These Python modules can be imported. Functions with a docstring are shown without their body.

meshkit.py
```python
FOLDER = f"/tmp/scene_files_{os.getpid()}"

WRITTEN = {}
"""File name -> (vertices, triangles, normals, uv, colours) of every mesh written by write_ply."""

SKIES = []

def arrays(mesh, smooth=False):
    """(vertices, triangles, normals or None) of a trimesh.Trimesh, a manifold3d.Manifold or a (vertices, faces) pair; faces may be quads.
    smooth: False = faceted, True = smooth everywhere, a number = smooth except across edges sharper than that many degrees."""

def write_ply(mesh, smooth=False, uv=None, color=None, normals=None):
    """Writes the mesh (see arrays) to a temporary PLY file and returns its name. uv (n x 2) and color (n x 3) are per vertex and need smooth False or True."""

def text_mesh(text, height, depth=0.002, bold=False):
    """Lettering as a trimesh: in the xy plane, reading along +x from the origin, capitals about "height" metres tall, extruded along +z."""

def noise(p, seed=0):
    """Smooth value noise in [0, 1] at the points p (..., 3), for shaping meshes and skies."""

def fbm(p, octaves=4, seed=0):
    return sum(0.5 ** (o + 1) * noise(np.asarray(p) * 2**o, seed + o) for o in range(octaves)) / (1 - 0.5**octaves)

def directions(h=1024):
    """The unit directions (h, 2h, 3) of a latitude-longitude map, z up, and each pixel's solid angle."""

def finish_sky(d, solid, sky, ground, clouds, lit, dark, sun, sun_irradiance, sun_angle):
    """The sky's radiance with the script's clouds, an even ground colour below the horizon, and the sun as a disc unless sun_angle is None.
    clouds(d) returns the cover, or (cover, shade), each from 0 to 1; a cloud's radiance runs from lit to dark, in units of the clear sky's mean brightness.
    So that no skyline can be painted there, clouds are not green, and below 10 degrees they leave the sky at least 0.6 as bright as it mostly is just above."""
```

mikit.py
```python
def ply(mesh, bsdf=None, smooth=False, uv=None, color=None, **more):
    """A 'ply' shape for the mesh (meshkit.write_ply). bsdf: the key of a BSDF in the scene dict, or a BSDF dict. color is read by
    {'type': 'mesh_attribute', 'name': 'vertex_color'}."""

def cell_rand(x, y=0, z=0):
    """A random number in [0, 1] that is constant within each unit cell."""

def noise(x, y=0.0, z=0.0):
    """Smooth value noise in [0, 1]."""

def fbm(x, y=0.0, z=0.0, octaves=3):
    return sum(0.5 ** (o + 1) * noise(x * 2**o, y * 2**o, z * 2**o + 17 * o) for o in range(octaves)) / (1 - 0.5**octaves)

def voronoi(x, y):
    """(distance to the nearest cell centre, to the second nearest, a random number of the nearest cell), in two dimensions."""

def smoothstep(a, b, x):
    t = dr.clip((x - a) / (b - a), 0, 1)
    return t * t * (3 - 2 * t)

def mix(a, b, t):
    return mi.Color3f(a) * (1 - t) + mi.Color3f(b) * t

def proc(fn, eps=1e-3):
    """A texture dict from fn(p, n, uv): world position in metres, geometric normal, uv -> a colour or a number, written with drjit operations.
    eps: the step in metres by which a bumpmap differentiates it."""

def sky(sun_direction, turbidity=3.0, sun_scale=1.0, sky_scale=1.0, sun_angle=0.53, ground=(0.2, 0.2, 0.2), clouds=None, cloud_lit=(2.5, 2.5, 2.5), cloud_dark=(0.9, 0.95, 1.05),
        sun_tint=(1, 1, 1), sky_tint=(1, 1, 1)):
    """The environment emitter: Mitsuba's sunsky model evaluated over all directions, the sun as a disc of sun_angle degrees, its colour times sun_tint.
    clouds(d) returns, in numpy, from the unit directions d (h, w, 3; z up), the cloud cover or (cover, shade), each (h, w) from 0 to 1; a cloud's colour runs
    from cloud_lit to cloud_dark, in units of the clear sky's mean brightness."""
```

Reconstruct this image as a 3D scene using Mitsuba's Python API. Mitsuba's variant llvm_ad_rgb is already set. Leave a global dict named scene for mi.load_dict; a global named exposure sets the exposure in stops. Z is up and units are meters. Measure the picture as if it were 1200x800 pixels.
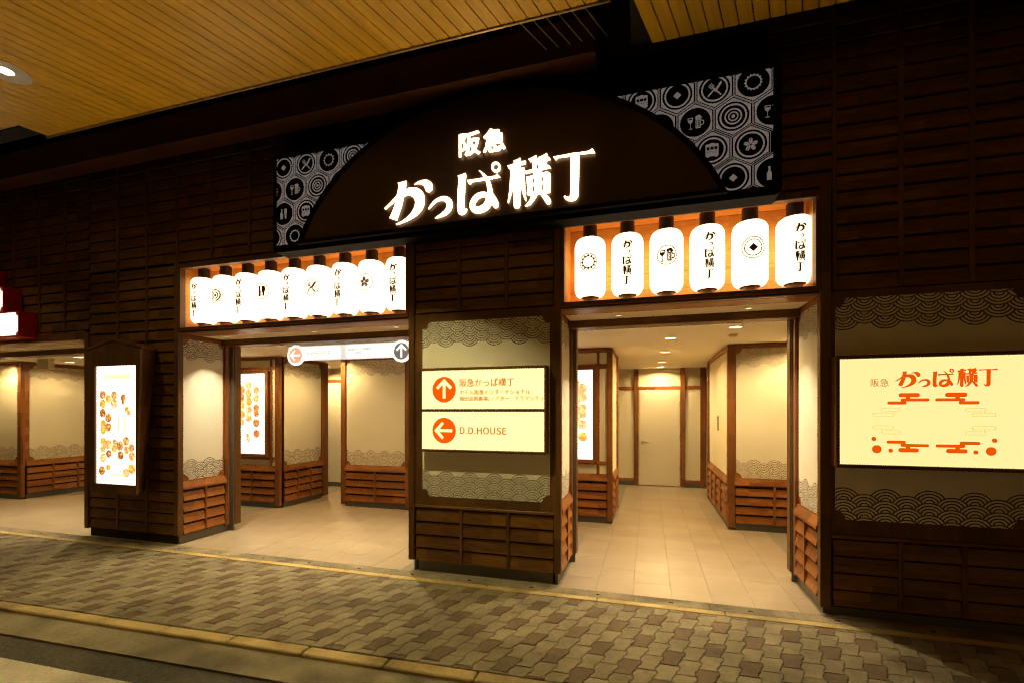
import math, random
import numpy as np, trimesh
import drjit as dr
import mitsuba as mi
import mikit, meshkit
from mikit import noise, fbm, voronoi, cell_rand, smoothstep, mix
from shapely.geometry import Polygon, Point, LineString, box as sbox
from shapely import affinity, union_all

rng = random.Random(7)
T = mi.ScalarTransform4f
scene, labels = {}, {}

# ------------------------------------------------------------------ camera, sky, exposure
YAW = math.atan(160 / 545.0)
EYE = np.array([0.0, 0.0, 1.6])
FWD = np.array([-math.sin(YAW), math.cos(YAW), 0.0])
scene['camera'] = {'type': 'perspective', 'fov': 2 * math.degrees(math.atan(600 / 545.0)), 'fov_axis': 'x', 'near_clip': 0.05, 'far_clip': 300.0,
                   'principal_point_offset_y': -81 / 800.0, 'to_world': T().look_at(origin=EYE.tolist(), target=(EYE + FWD).tolist(), up=[0, 0, 1])}
scene['night_sky'] = {**mikit.sky([0.3, -0.8, 0.05], turbidity=3, sun_scale=0.0, sky_scale=0.05, ground=(0.05, 0.05, 0.05), sky_tint=(1.35, 1.0, 0.66)), 'sampling_weight': 0.5}
exposure = 4.0
K = 1 / 16.0                                                 # all lamps are given for exposure 0

WARM, SOFT, PALE = np.array([1.0, 0.71, 0.31]), np.array([1.0, 0.84, 0.54]), np.array([1.0, 0.86, 0.38])
I_HALL, I_SOFFIT, I_CANOPY = 5.5, 16.0, 27.0
L_LANTERN, L_SIGN = np.array([2.3, 1.72, 1.05]), np.array([1.06, 0.91, 0.385])

# ------------------------------------------------------------------ helpers
USED = {}


def numbered(name):
    n = USED.get(name, -1) + 1
    USED[name] = n
    return name if n == 0 else f'{name}_{n:03d}'


def thing(name, label=None, cat=None, group=None, kind=None):
    key = numbered(name)
    d = {}
    if label: d['label'] = label
    if cat: d['category'] = cat
    if group: d['group'] = group
    if kind: d['kind'] = kind
    labels[key] = d
    return key


def put(parent, name, mesh, bsdf, smooth=False, label=None, kind=None, emit=None, weight=0.2):
    key = numbered(f'{parent}__{name}')
    d = mikit.ply(mesh, bsdf, smooth=smooth)
    if emit is not None:
        d['emitter'] = {'type': 'area', 'sampling_weight': weight, 'radiance': {'type': 'rgb', 'value': [float(x) * K for x in emit]}}
    scene[key] = d
    if label or kind:
        labels[key] = {k: v for k, v in (('label', label), ('kind', kind)) if v}
    return key


def single(key, mesh, bsdf, smooth=False, emit=None, weight=0.2):
    d = mikit.ply(mesh, bsdf, smooth=smooth)
    if emit is not None:
        d['emitter'] = {'type': 'area', 'sampling_weight': weight, 'radiance': {'type': 'rgb', 'value': [float(x) * K for x in emit]}}
    scene[key] = d


BOXF = np.array([[0, 1, 3], [0, 3, 2], [4, 6, 7], [4, 7, 5], [0, 4, 5], [0, 5, 1], [2, 3, 7], [2, 7, 6], [0, 2, 6], [0, 6, 4], [1, 5, 7], [1, 7, 3]])


def box(x0, x1, y0, y1, z0, z1):
    x0, x1 = sorted((x0, x1)); y0, y1 = sorted((y0, y1)); z0, z1 = sorted((z0, z1))
    return trimesh.Trimesh(np.array([[x, y, z] for x in (x0, x1) for y in (y0, y1) for z in (z0, z1)], float), BOXF, process=False)


def _cb():
    v = []
    for s in np.ndindex(2, 2, 2):
        s = np.array(s) * 2.0 - 1
        for k in range(3):
            q = s.copy(); q[[i for i in range(3) if i != k]] *= 0.5
            v.append(q)
    h = trimesh.convex.convex_hull(np.array(v))
    return np.array(h.vertices), np.array(h.faces)


CBV, CBF = _cb()


def cbox(x0, x1, y0, y1, z0, z1, c=0.004):
    """a box with chamfered edges"""
    x0, x1 = sorted((x0, x1)); y0, y1 = sorted((y0, y1)); z0, z1 = sorted((z0, z1))
    half = np.array([x1 - x0, y1 - y0, z1 - z0]) / 2
    c = min(c, half.min() * 0.8)
    v = np.sign(CBV) * np.where(np.abs(CBV) > 0.75, half, half - c)
    return trimesh.Trimesh(v + np.array([x0 + x1, y0 + y1, z0 + z1]) / 2, CBF, process=False)


def join(ms):
    return trimesh.util.concatenate(ms)


def prism(profile, a, b, axis):
    """extrude a convex closed 2D profile from a to b along one axis; the profile gives the two others in order"""
    n = len(profile)
    p = np.array(profile, float)
    v = np.zeros((2 * n, 3))
    o = [i for i in range(3) if i != axis]
    v[:n, o] = p; v[n:, o] = p
    v[:n, axis] = a; v[n:, axis] = b
    f = [[i, (i + 1) % n, (i + 1) % n + n] for i in range(n)] + [[i, (i + 1) % n + n, i + n] for i in range(n)]
    f += [[0, i + 1, i] for i in range(1, n - 1)] + [[n, n + i, n + i + 1] for i in range(1, n - 1)]
    m = trimesh.Trimesh(v, np.array(f), process=False)
    if m.volume < 0: m.invert()
    return m


class Face:
    """a wall face: u along it, w outwards, z up"""
    def __init__(self, o, du, dn):
        self.o, self.du, self.dn = np.array([*o, 0.0]), np.array([*du, 0.0]), np.array([*dn, 0.0])
        self.flip = np.linalg.det(np.stack([self.du, self.dn, [0, 0, 1]], 1)) < 0

    def __call__(self, m):
        v = np.asarray(m.vertices)
        p = self.o + v[:, :1] * self.du + v[:, 1:2] * self.dn + v[:, 2:] * np.array([0, 0, 1.0])
        f = np.asarray(m.faces)
        return trimesh.Trimesh(p, f[:, ::-1] if self.flip else f, process=False)


def polys(s):
    out = []
    for g in s.split(';'):
        rings = [[tuple(float(t) for t in q.split(',')) for q in r.split()] for r in g.split('|')]
        p = Polygon(rings[0], rings[1:])
        out.append(p if p.is_valid else p.buffer(0))
    return union_all(out)


def extrude(shape, depth):
    gs = [g for g in getattr(shape, 'geoms', [shape]) if g.geom_type == 'Polygon' and g.area > 1e-9]
    return join([trimesh.creation.extrude_polygon(g, depth, engine='earcut') for g in gs])


def wallprint(shape, y, depth=0.003):
    """a flat print or plate: the shape's (x, z), standing on the plane y, proud towards -y"""
    m = extrude(shape, depth)
    v = np.array(m.vertices)
    return trimesh.Trimesh(np.stack([v[:, 0], y - v[:, 2], v[:, 1]], 1), np.asarray(m.faces), process=False)


def around(shape, cx, cy, r, proud=0.0022):
    """the shape's (s, z) bent round an upright cylinder, facing -y"""
    shape = union_all([g.segmentize(0.012) for g in getattr(shape, 'geoms', [shape])])
    m = extrude(shape, 0.0015)
    v = np.array(m.vertices)
    a, rr = v[:, 0] / r, r + proud - 0.0015 + v[:, 2]
    return trimesh.Trimesh(np.stack([cx + rr * np.sin(a), cy - rr * np.cos(a), v[:, 1]], 1), np.asarray(m.faces), process=False)


def spot(key, pos, target, intensity, cutoff, beam, tint=None, weight=1.0):
    scene[key] = {'type': 'spot', 'intensity': {'type': 'rgb', 'value': [float(x) for x in np.asarray(WARM if tint is None else tint) * intensity * K]}, 'sampling_weight': weight, 'cutoff_angle': float(cutoff), 'beam_width': float(beam),
                  'to_world': T().look_at(origin=list(map(float, pos)), target=list(map(float, target)), up=[0, 1, 0])}


# ------------------------------------------------------------------ lettering (outlines, flat print)
GLYPHS = {
    '.': (56, '15,6 15,15 22,23 32,23 40,14 39,4 33,-1 24,-2'),
    '/': (78, '2,-34 62,158 74,158 15,-35'),
    'D': (138, '20,146 78,144 100,134 114,119 124,91 124,57 116,31 97,10 66,0 20,0|39,16 60,15 82,21 94,31 103,49 107,80 101,104 86,123 73,129 39,131'),
    'E': (118, '20,146 104,146 103,131 39,130 39,85 93,84 94,69 39,68 39,17 106,15 106,0 20,0'),
    'H': (146, '20,146 38,146 39,85 105,85 107,146 125,146 125,0 107,0 105,69 39,68 38,0 20,0'),
    'O': (148, '12,59 12,87 19,113 33,133 48,143 66,149 97,144 119,128 130,109 137,81 132,43 120,19 99,2 81,-2 66,-2 43,5 22,27|31,61 39,34 51,20 70,13 83,14 95,19 110,37 117,67 114,98 104,118 95,126 77,132 64,131 51,125 42,116 34,100'),
    'S': (119, '10,17 20,30 38,18 57,13 77,16 88,25 92,38 87,50 80,56 29,82 19,95 16,111 23,131 40,144 69,148 96,138 105,131 96,120 73,131 52,131 39,123 35,109 43,95 92,71 105,58 111,37 103,16 84,1 68,-2 52,-3 33,2'),
    'U': (144, '20,146 37,146 38,51 42,32 53,18 75,13 91,18 103,35 107,51 107,146 124,146 123,43 116,20 101,4 80,-2 58,-1 42,4 28,19 20,45'),
    'か': (200, '142,126 156,134 184,83 191,62 177,56 164,89;16,111 63,114 69,157 86,155 80,116 117,114 129,105 134,90 129,29 124,13 114,0 100,-5 73,-3 70,-1 68,10 68,13 99,10 106,14 111,23 117,51 119,82 116,95 103,103 77,101 60,48 37,-1 32,-5 19,0 40,40 60,98 17,95'),
    'っ': (200, '32,79 103,99 136,99 150,93 162,82 169,64 168,43 159,25 137,8 106,-1 79,-4 73,9 102,13 123,19 138,27 147,36 153,52 149,72 134,84 114,86 79,78 38,64'),
    'ぱ': (200, '153,147 158,161 171,168 186,164 194,152 191,136 178,127 162,130 157,135|162,146 168,137 177,136 183,140 185,151 179,158 171,159 164,154;70,23 78,39 89,46 100,49 129,50 127,99 75,101 75,115 127,115 127,152 144,152 143,116 178,119 177,105 143,100 145,46 169,30 184,17 175,5 146,26 142,6 133,-3 118,-8 102,-8 89,-5 74,5|85,26 86,14 94,8 115,6 126,12 130,30 127,35 103,37 90,32;18,41 20,89 28,149 29,152 42,151 45,149 33,70 34,33 36,33 46,57 54,49 40,8 39,-8 25,-8'),
    'ア': (200, '25,128 25,145 176,144 185,135 159,99 131,73 118,83 147,109 159,128;36,3 63,20 78,38 87,68 88,108 105,108 103,62 98,42 89,24 71,5 50,-7'),
    'ィ': (200, '25,50 58,62 96,81 123,101 143,121 155,110 136,91 111,72 111,-15 94,-15 94,61 34,37 31,37'),
    'イ': (200, '18,72 58,86 95,104 131,129 158,155 171,144 152,125 119,99 119,-5 100,-5 100,87 26,57 24,58'),
    'シ': (200, '31,9 78,24 118,47 152,78 173,105 181,91 180,87 161,63 126,32 93,12 41,-5 39,-5;52,138 60,152 101,126 102,123 93,112;22,96 30,107 73,80 64,67 23,93'),
    'タ': (200, '19,78 42,95 61,115 79,141 89,162 106,156 95,134 162,135 173,128 160,92 139,55 160,37 155,30 148,24 127,40 92,11 52,-8 38,3 56,10 82,24 113,50 72,80 84,90 125,65 142,93 151,119 84,119 67,98 32,67'),
    'テ': (200, '19,97 182,97 182,81 113,81 109,50 101,27 81,3 61,-9 48,1 71,16 84,31 93,54 95,81 19,81;43,132 43,147 160,147 160,132'),
    'ド': (200, '145,146 155,153 173,124 163,119;59,151 78,151 78,98 121,83 162,65 155,49 117,66 78,79 78,-8 60,-8;121,139 131,143 148,113 138,109'),
    'ナ': (200, '19,92 19,108 96,108 95,154 114,154 114,108 183,108 183,92 114,91 110,60 99,31 77,5 58,-7 43,3 68,20 83,38 93,62 96,91'),
    'ホ': (200, '139,73 152,81 185,30 172,22;22,106 22,122 94,122 94,156 111,156 111,122 179,122 179,106 111,106 110,4 107,-1 98,-5 66,-4 64,8 64,11 90,9 94,13 94,106;16,31 37,55 54,82 67,75 51,48 29,21'),
    'マ': (200, '21,120 21,137 174,136 185,127 145,74 109,40 139,5 141,2 138,0 127,-8 84,38 46,71 58,81 96,51 128,80 149,106 156,120'),
    'ョ': (200, '42,11 139,12 138,46 49,47 49,61 138,61 138,94 45,94 45,109 154,108 154,-11 139,-11 137,-4 42,-3'),
    'ラ': (200, '28,86 28,102 165,103 174,96 164,66 145,35 119,12 75,-7 71,-7 60,5 90,15 121,34 141,57 153,86;46,132 46,148 160,148 160,132'),
    'ル': (200, '105,4 105,149 122,149 123,21 154,40 180,67 189,54 157,22 116,-3;14,6 35,28 48,56 54,102 53,148 70,148 67,73 60,40 45,13 28,-4'),
    'ン': (200, '38,-3 29,12 76,25 109,42 149,77 174,113 176,112 184,99 177,86 150,53 122,30 81,8 45,-2;34,133 46,145 82,117 95,104 83,93'),
    '・': (200, '79,71 80,84 85,91 94,96 110,94 120,80 117,64 104,55 88,58'),
    'ー': (200, '20,85 178,86 178,67 20,67'),
    '丁': (200, '12,135 12,149 187,149 187,135 115,134 113,-1 103,-11 84,-14 56,-14 49,1 93,2 96,4 96,134'),
    '劇': (200, '139,-1 166,0 168,1 169,161 182,161 181,-6 170,-14 143,-15;136,143 148,143 148,31 136,31;29,-3 59,11 80,27 78,33 75,33 48,18 41,17 38,24 61,34 72,42 66,47 43,39 39,46 57,53 71,61 40,63 40,72 122,72 122,63 89,62 77,53 89,38 109,56 118,50 106,38 128,4 120,-4 98,31 93,27 95,16 94,0 84,-13 60,-15 57,-6 77,-4 83,4 82,15 35,-10;6,-8 13,7 19,37 22,131 59,132 60,167 74,167 75,156 119,155 119,145 75,143 75,132 125,130 117,101 107,103 110,120 73,119 73,109 99,111 101,108 100,102 73,98 74,89 107,89 111,98 119,95 118,86 113,81 65,82 60,97 40,95 39,98 39,104 60,107 60,120 35,120 34,58 29,17 17,-16'),
    '場': (200, '7,35 34,48 33,110 11,111 11,124 33,125 34,166 47,166 48,125 70,124 69,111 48,109 48,54 68,61 71,49 14,21 12,21;73,47 92,72 66,73 66,85 191,85 191,73 110,72 101,59 186,57 179,-1 175,-9 167,-14 143,-14 140,-3 159,-3 164,0 169,21 171,45 156,45 139,10 128,-4 115,-17 105,-8 125,12 143,45 125,45 99,11 75,-8 66,0 95,25 109,44 90,45 64,23 55,32;86,161 177,161 177,97 86,97|99,136 163,135 163,150 99,150|99,109 162,108 163,123 99,123'),
    '急': (200, '154,35 166,40 189,-1 175,-5;11,113 44,141 64,168 79,165 74,154 131,153 140,147 125,121 163,120 163,50 95,49 122,16 111,8 83,40 91,49 31,50 31,62 147,63 148,79 38,80 38,91 148,92 148,108 35,109 33,111 20,103|46,122 106,121 118,140 63,140;52,35 66,35 67,6 70,1 131,0 137,4 140,22 153,16 150,-1 143,-10 131,-13 62,-11 53,-2;9,-3 28,33 41,29 22,-8'),
    '梅': (200, '7,33 25,80 32,110 10,112 10,125 33,126 34,167 47,167 48,126 66,125 66,112 48,111 48,104 69,68 87,70 91,113 178,113 178,70 191,69 192,57 177,56 175,25 188,23 188,11 174,10 169,-5 163,-12 134,-14 130,-2 152,-2 157,2 158,10 80,11 85,56 71,57 69,65 61,55 49,78 47,-15 34,-15 33,62 31,62 14,22|102,71 142,70 116,91 124,98 149,80 143,70 163,70 165,100 105,100|96,25 161,24 163,56 121,56 146,35 138,28 113,47 119,56 100,56;100,132 81,103 70,111 89,142 98,167 111,165 107,146 187,145 187,133'),
    '横': (200, '145,7 155,16 193,-7 184,-15 181,-15;6,36 21,64 36,107 34,110 10,111 10,124 37,125 38,167 51,167 52,125 75,124 77,117 102,117 102,137 79,138 79,149 102,150 103,167 116,167 117,150 148,150 149,167 162,168 163,150 187,149 187,138 163,136 163,118 191,116 191,104 139,102 139,89 184,88 184,22 82,22 82,88 124,89 124,102 74,104 72,110 52,110 52,96 76,60 68,50 54,74 52,74 51,-15 38,-15 37,69 13,22|139,34 170,33 170,49 139,49|139,62 170,61 170,77 139,77|117,136 117,117 148,117 148,137|96,34 124,33 124,49 96,49|96,62 124,61 124,77 96,77;68,-7 108,16 121,9 108,0 80,-15 77,-15'),
    '田': (200, '19,-14 19,153 180,154 180,-14 166,-14 164,-2 35,-2 33,-14|106,14 165,13 165,69 106,69|106,86 165,85 165,139 106,139|34,14 90,13 90,69 34,69|34,86 90,85 90,139 34,139'),
    '芸': (200, '11,50 11,63 188,63 188,50 88,49 53,5 143,9 123,37 135,44 179,-10 166,-20 154,-3 67,-9 32,-13 27,1 45,18 66,49;12,135 12,148 56,149 57,167 70,167 72,149 126,149 127,167 141,168 142,149 187,148 187,135 142,134 141,116 127,117 125,134 71,134 70,116 57,116 56,134;31,103 167,103 168,90 31,90'),
    '術': (200, '3,69 27,95 47,127 60,123 61,120 90,120 91,166 104,166 105,120 137,119 138,106 191,105 191,92 174,91 173,-2 168,-10 160,-13 138,-14 134,-1 157,0 160,3 159,91 137,92 136,105 105,105 105,84 116,87 145,36 133,32 119,60 105,80 104,-15 91,-15 90,71 73,38 58,16 56,15 47,23 69,59 84,105 61,106 59,118 44,94 43,-16 30,-16 29,72 13,58 11,58;141,151 188,151 188,139 141,139;111,150 120,156 135,136 137,130 128,125;7,128 27,147 42,167 55,163 39,140 15,117'),
    '阪': (200, '68,-7 78,11 86,46 89,154 133,159 174,166 183,155 182,153 103,142 103,111 182,107 172,63 154,24 171,7 192,-5 181,-16 162,-4 143,12 122,-5 102,-16 94,-4 116,8 134,25 118,60 108,95 104,96 100,41 92,6 80,-16|121,94 132,59 144,39 156,61 166,95;16,158 67,159 75,154 54,102 69,79 73,65 73,49 67,36 55,31 37,31 33,43 52,44 57,47 60,55 57,74 40,99 57,145 30,145 29,-15 16,-15'),
    '阪b': (200, '9,161 15,166 69,167 82,158 88,161 133,166 174,173 178,172 182,168 191,155 191,152 187,147 157,141 110,135 110,118 177,116 189,110 188,96 181,68 173,47 162,26 176,12 199,-2 199,-7 185,-23 180,-23 170,-18 144,2 124,-12 107,-22 98,-22 91,-13 84,-22 76,-23 61,-10 61,-6 74,21 75,34 60,25 37,23 35,-19 32,-22 11,-21 9,-17|130,87 141,56 144,53 151,67 157,88 131,89|101,9 103,8 111,13 125,26 110,59 105,27|62,103 71,90 78,76 81,75 81,143 78,140|39,89 37,89 37,51 51,51 53,56 52,67 46,80|46,138 37,137 38,116 47,136'),
    '急b': (200, '1,-3 23,39 27,42 24,47 24,64 27,68 142,71 140,73 35,73 31,77 31,94 36,98 140,99 141,101 32,102 23,96 18,96 5,108 3,112 4,117 30,137 45,153 62,175 84,171 87,161 133,160 144,153 147,146 138,128 165,127 170,122 170,47 192,10 196,0 195,-5 178,-13 173,-13 161,6 154,-9 145,-17 139,-19 65,-19 56,-16 48,-8 43,14 28,-12 24,-15 19,-15 4,-8|112,40 129,18 126,7 131,8 133,23 136,27 141,28 149,26 146,34 147,42 112,42|67,133 64,128 101,128 105,132|74,8 102,8 75,38 74,37|72,42 74,39 74,42|35,40 44,36 47,41 35,42'),
}
# the lettering of the big sign: x and z in millimetres on its plane
TITLE = {
    'ka': '-2294,3764 -2198,3773 -2207,3691 -2170,3702 -2136,3701 -2101,3696 -2070,3683 -2042,3661 -2025,3639 -2012,3608 -2008,3572 -2010,3538 -2018,3509 -2033,3479 -2056,3454 -2086,3430 -2125,3410 -2168,3393 -2215,3380 -2260,3369 -2305,3362 -2315,3375 -2274,3387 -2237,3402 -2201,3421 -2172,3443 -2145,3467 -2125,3497 -2112,3526 -2108,3550 -2112,3575 -2123,3595 -2142,3614 -2164,3625 -2192,3629 -2224,3623 -2246,3537 -2300,3404 -2383,3436 -2340,3518 -2310,3594 -2425,3522 -2437,3538 -2363,3595 -2303,3646 -2285,3714 -2280,3736;-2123,3722 -2098,3739 -2070,3750 -2036,3755 -2004,3756 -1973,3747 -1949,3733 -1933,3711 -1925,3685 -1926,3666 -1933,3647 -1949,3634 -1971,3630 -1987,3636 -1998,3646 -2007,3667 -2014,3688 -2033,3707 -2059,3720 -2086,3724 -2114,3719',
    'tsu': '-1976,3476 -1949,3515 -1916,3546 -1884,3564 -1851,3575 -1819,3578 -1787,3573 -1761,3559 -1739,3538 -1728,3514 -1724,3492 -1728,3463 -1739,3435 -1761,3413 -1787,3397 -1817,3387 -1851,3380 -1902,3376 -1905,3386 -1877,3400 -1851,3414 -1826,3430 -1803,3448 -1791,3467 -1787,3485 -1791,3505 -1803,3522 -1822,3532 -1846,3535 -1871,3532 -1895,3523 -1933,3496 -1965,3470',
    'pa': '-1681,3745 -1639,3750 -1598,3761 -1591,3742 -1600,3641 -1605,3545 -1606,3438 -1580,3432 -1585,3407 -1598,3389 -1616,3379 -1639,3378 -1657,3385 -1671,3398 -1679,3428 -1683,3467 -1679,3555 -1669,3709 -1671,3729;-1587,3692 -1403,3693 -1317,3694 -1295,3711 -1260,3671 -1372,3665 -1530,3664 -1554,3644 -1569,3654;-1476,3768 -1451,3757 -1433,3743 -1409,3721 -1388,3698 -1370,3672 -1357,3641 -1344,3592 -1332,3538 -1309,3507 -1292,3476 -1283,3451 -1280,3427 -1285,3411 -1297,3401 -1322,3404 -1337,3423 -1347,3445 -1356,3425 -1372,3405 -1396,3389 -1423,3378 -1454,3374 -1484,3375 -1513,3383 -1536,3396 -1552,3416 -1561,3443 -1560,3472 -1551,3499 -1531,3528 -1505,3551 -1474,3563 -1443,3567 -1415,3564 -1388,3555 -1390,3574 -1393,3603 -1401,3641 -1413,3673 -1433,3705 -1448,3731|-1505,3450 -1500,3472 -1484,3491 -1466,3506 -1443,3514 -1423,3516 -1401,3512 -1405,3490 -1415,3470 -1429,3455 -1448,3445 -1466,3440 -1484,3439 -1499,3443;-1260,3762 -1262,3746 -1270,3733 -1281,3724 -1295,3719 -1311,3720 -1326,3726 -1339,3737 -1349,3752 -1354,3768 -1354,3784 -1349,3799 -1339,3811 -1326,3818 -1311,3819 -1295,3816 -1281,3807 -1270,3794 -1262,3779|-1286,3766 -1287,3759 -1291,3753 -1296,3749 -1302,3747 -1309,3748 -1316,3750 -1321,3755 -1326,3761 -1328,3769 -1328,3776 -1326,3782 -1321,3787 -1316,3791 -1309,3791 -1302,3790 -1296,3786 -1291,3780 -1287,3773',
    'yoko': '-1149,3800 -1110,3808 -1081,3820 -1074,3808 -1078,3787 -1028,3785 -1031,3752 -1078,3751 -1078,3729 -1041,3725 -1039,3630 -1036,3546 -1030,3484 -1023,3432 -1036,3428 -1055,3473 -1069,3522 -1078,3589 -1081,3402 -1086,3384 -1097,3374 -1115,3372 -1132,3379 -1142,3391 -1146,3410 -1144,3598 -1156,3524 -1170,3479 -1188,3428 -1201,3439 -1191,3491 -1183,3556 -1177,3640 -1175,3724 -1187,3734 -1205,3766 -1164,3772 -1142,3776 -1140,3785;-1013,3796 -975,3805 -937,3821 -931,3807 -935,3791 -916,3792 -918,3800 -880,3808 -842,3825 -838,3813 -840,3789 -821,3786 -806,3758 -840,3753 -845,3720 -824,3717 -803,3687 -885,3680 -888,3664 -866,3661 -847,3663 -824,3655 -807,3638 -810,3561 -813,3474 -923,3475 -942,3445 -965,3414 -989,3391 -1013,3383 -1032,3379 -1043,3392 -1018,3411 -997,3438 -984,3474 -1023,3482 -1021,3544 -1026,3619 -1032,3642 -994,3646 -968,3646 -968,3673 -1032,3666 -1041,3697 -976,3703 -974,3767 -989,3764|-968,3620 -955,3620 -955,3581 -968,3581|-892,3626 -879,3626 -879,3584 -892,3584|-970,3553 -955,3553 -955,3505 -970,3505|-892,3558 -879,3558 -879,3506 -892,3506|-932,3733 -919,3733 -919,3696 -932,3698;-905,3474 -880,3478 -856,3471 -833,3454 -814,3431 -806,3412 -805,3395 -814,3378 -828,3372 -842,3377 -856,3393 -878,3432',
    'cho': '-791,3783 -699,3786 -625,3789 -553,3786 -481,3786 -453,3804 -441,3785 -427,3758 -490,3761 -560,3763 -562,3653 -564,3554 -565,3464 -567,3428 -573,3406 -585,3390 -605,3379 -630,3377 -655,3383 -676,3395 -689,3410 -699,3425 -685,3436 -669,3425 -653,3420 -645,3428 -643,3456 -642,3565 -640,3664 -640,3760 -699,3761 -745,3762 -765,3745 -776,3759',
}


def text(s, h, bold=False):
    """lettering, capitals about h high, from the origin"""
    k, x, out = h / 146.0, 0.0, []
    for ch in s:
        if ch == ' ':
            x += 60; continue
        adv, ring = GLYPHS[ch + 'b' if bold and ch + 'b' in GLYPHS else ch]
        out.append(affinity.translate(polys(ring), x, 0)); x += adv
    return affinity.scale(union_all(out), k, k, origin=(0, 0))


TITLE_P = {k: affinity.scale(polys(v), 0.001, 0.001, origin=(0, 0)) for k, v in TITLE.items()}

# ------------------------------------------------------------------ materials


def principled(color, rough=0.5, **more):
    c = mikit.proc(color) if callable(color) else {'type': 'rgb', 'value': list(color)}
    return {'type': 'twosided', 'bsdf': {'type': 'principled', 'base_color': c, 'roughness': rough if not callable(rough) else mikit.proc(rough), 'specular': more.pop('specular', 0.4), **more}}


def wood(dark, light, upright=False, pitch=0.13):
    dark, light = np.array(dark), np.array(light)

    def fn(p, n, uv):
        a = p.x + p.y * 0.93
        if upright:
            l, c, d = p.z, a * 1.0, p.x - p.y
        else:
            l, c, d = a, p.z, p.y - p.x * 0.3
        tone = cell_rand(dr.floor(c / pitch), dr.floor(l / 0.47 + cell_rand(dr.floor(c / pitch)) * 3))
        warp = noise(l * 1.7, c * 9) * 0.03
        g = fbm(l * 2.6 + 11 * tone, (c + warp) * 95, d * 30)
        fine = noise(l * 14, c * 420, d * 60)
        blot = fbm(l * 3.1, c * 3.3, d * 2)
        t = dr.clip(0.62 * g + 0.22 * fine + 0.46 * (tone - 0.5) + 0.3 * (blot - 0.5) + 0.08, 0, 1)
        return mix(dark.tolist(), light.tolist(), t)
    return fn


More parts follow.
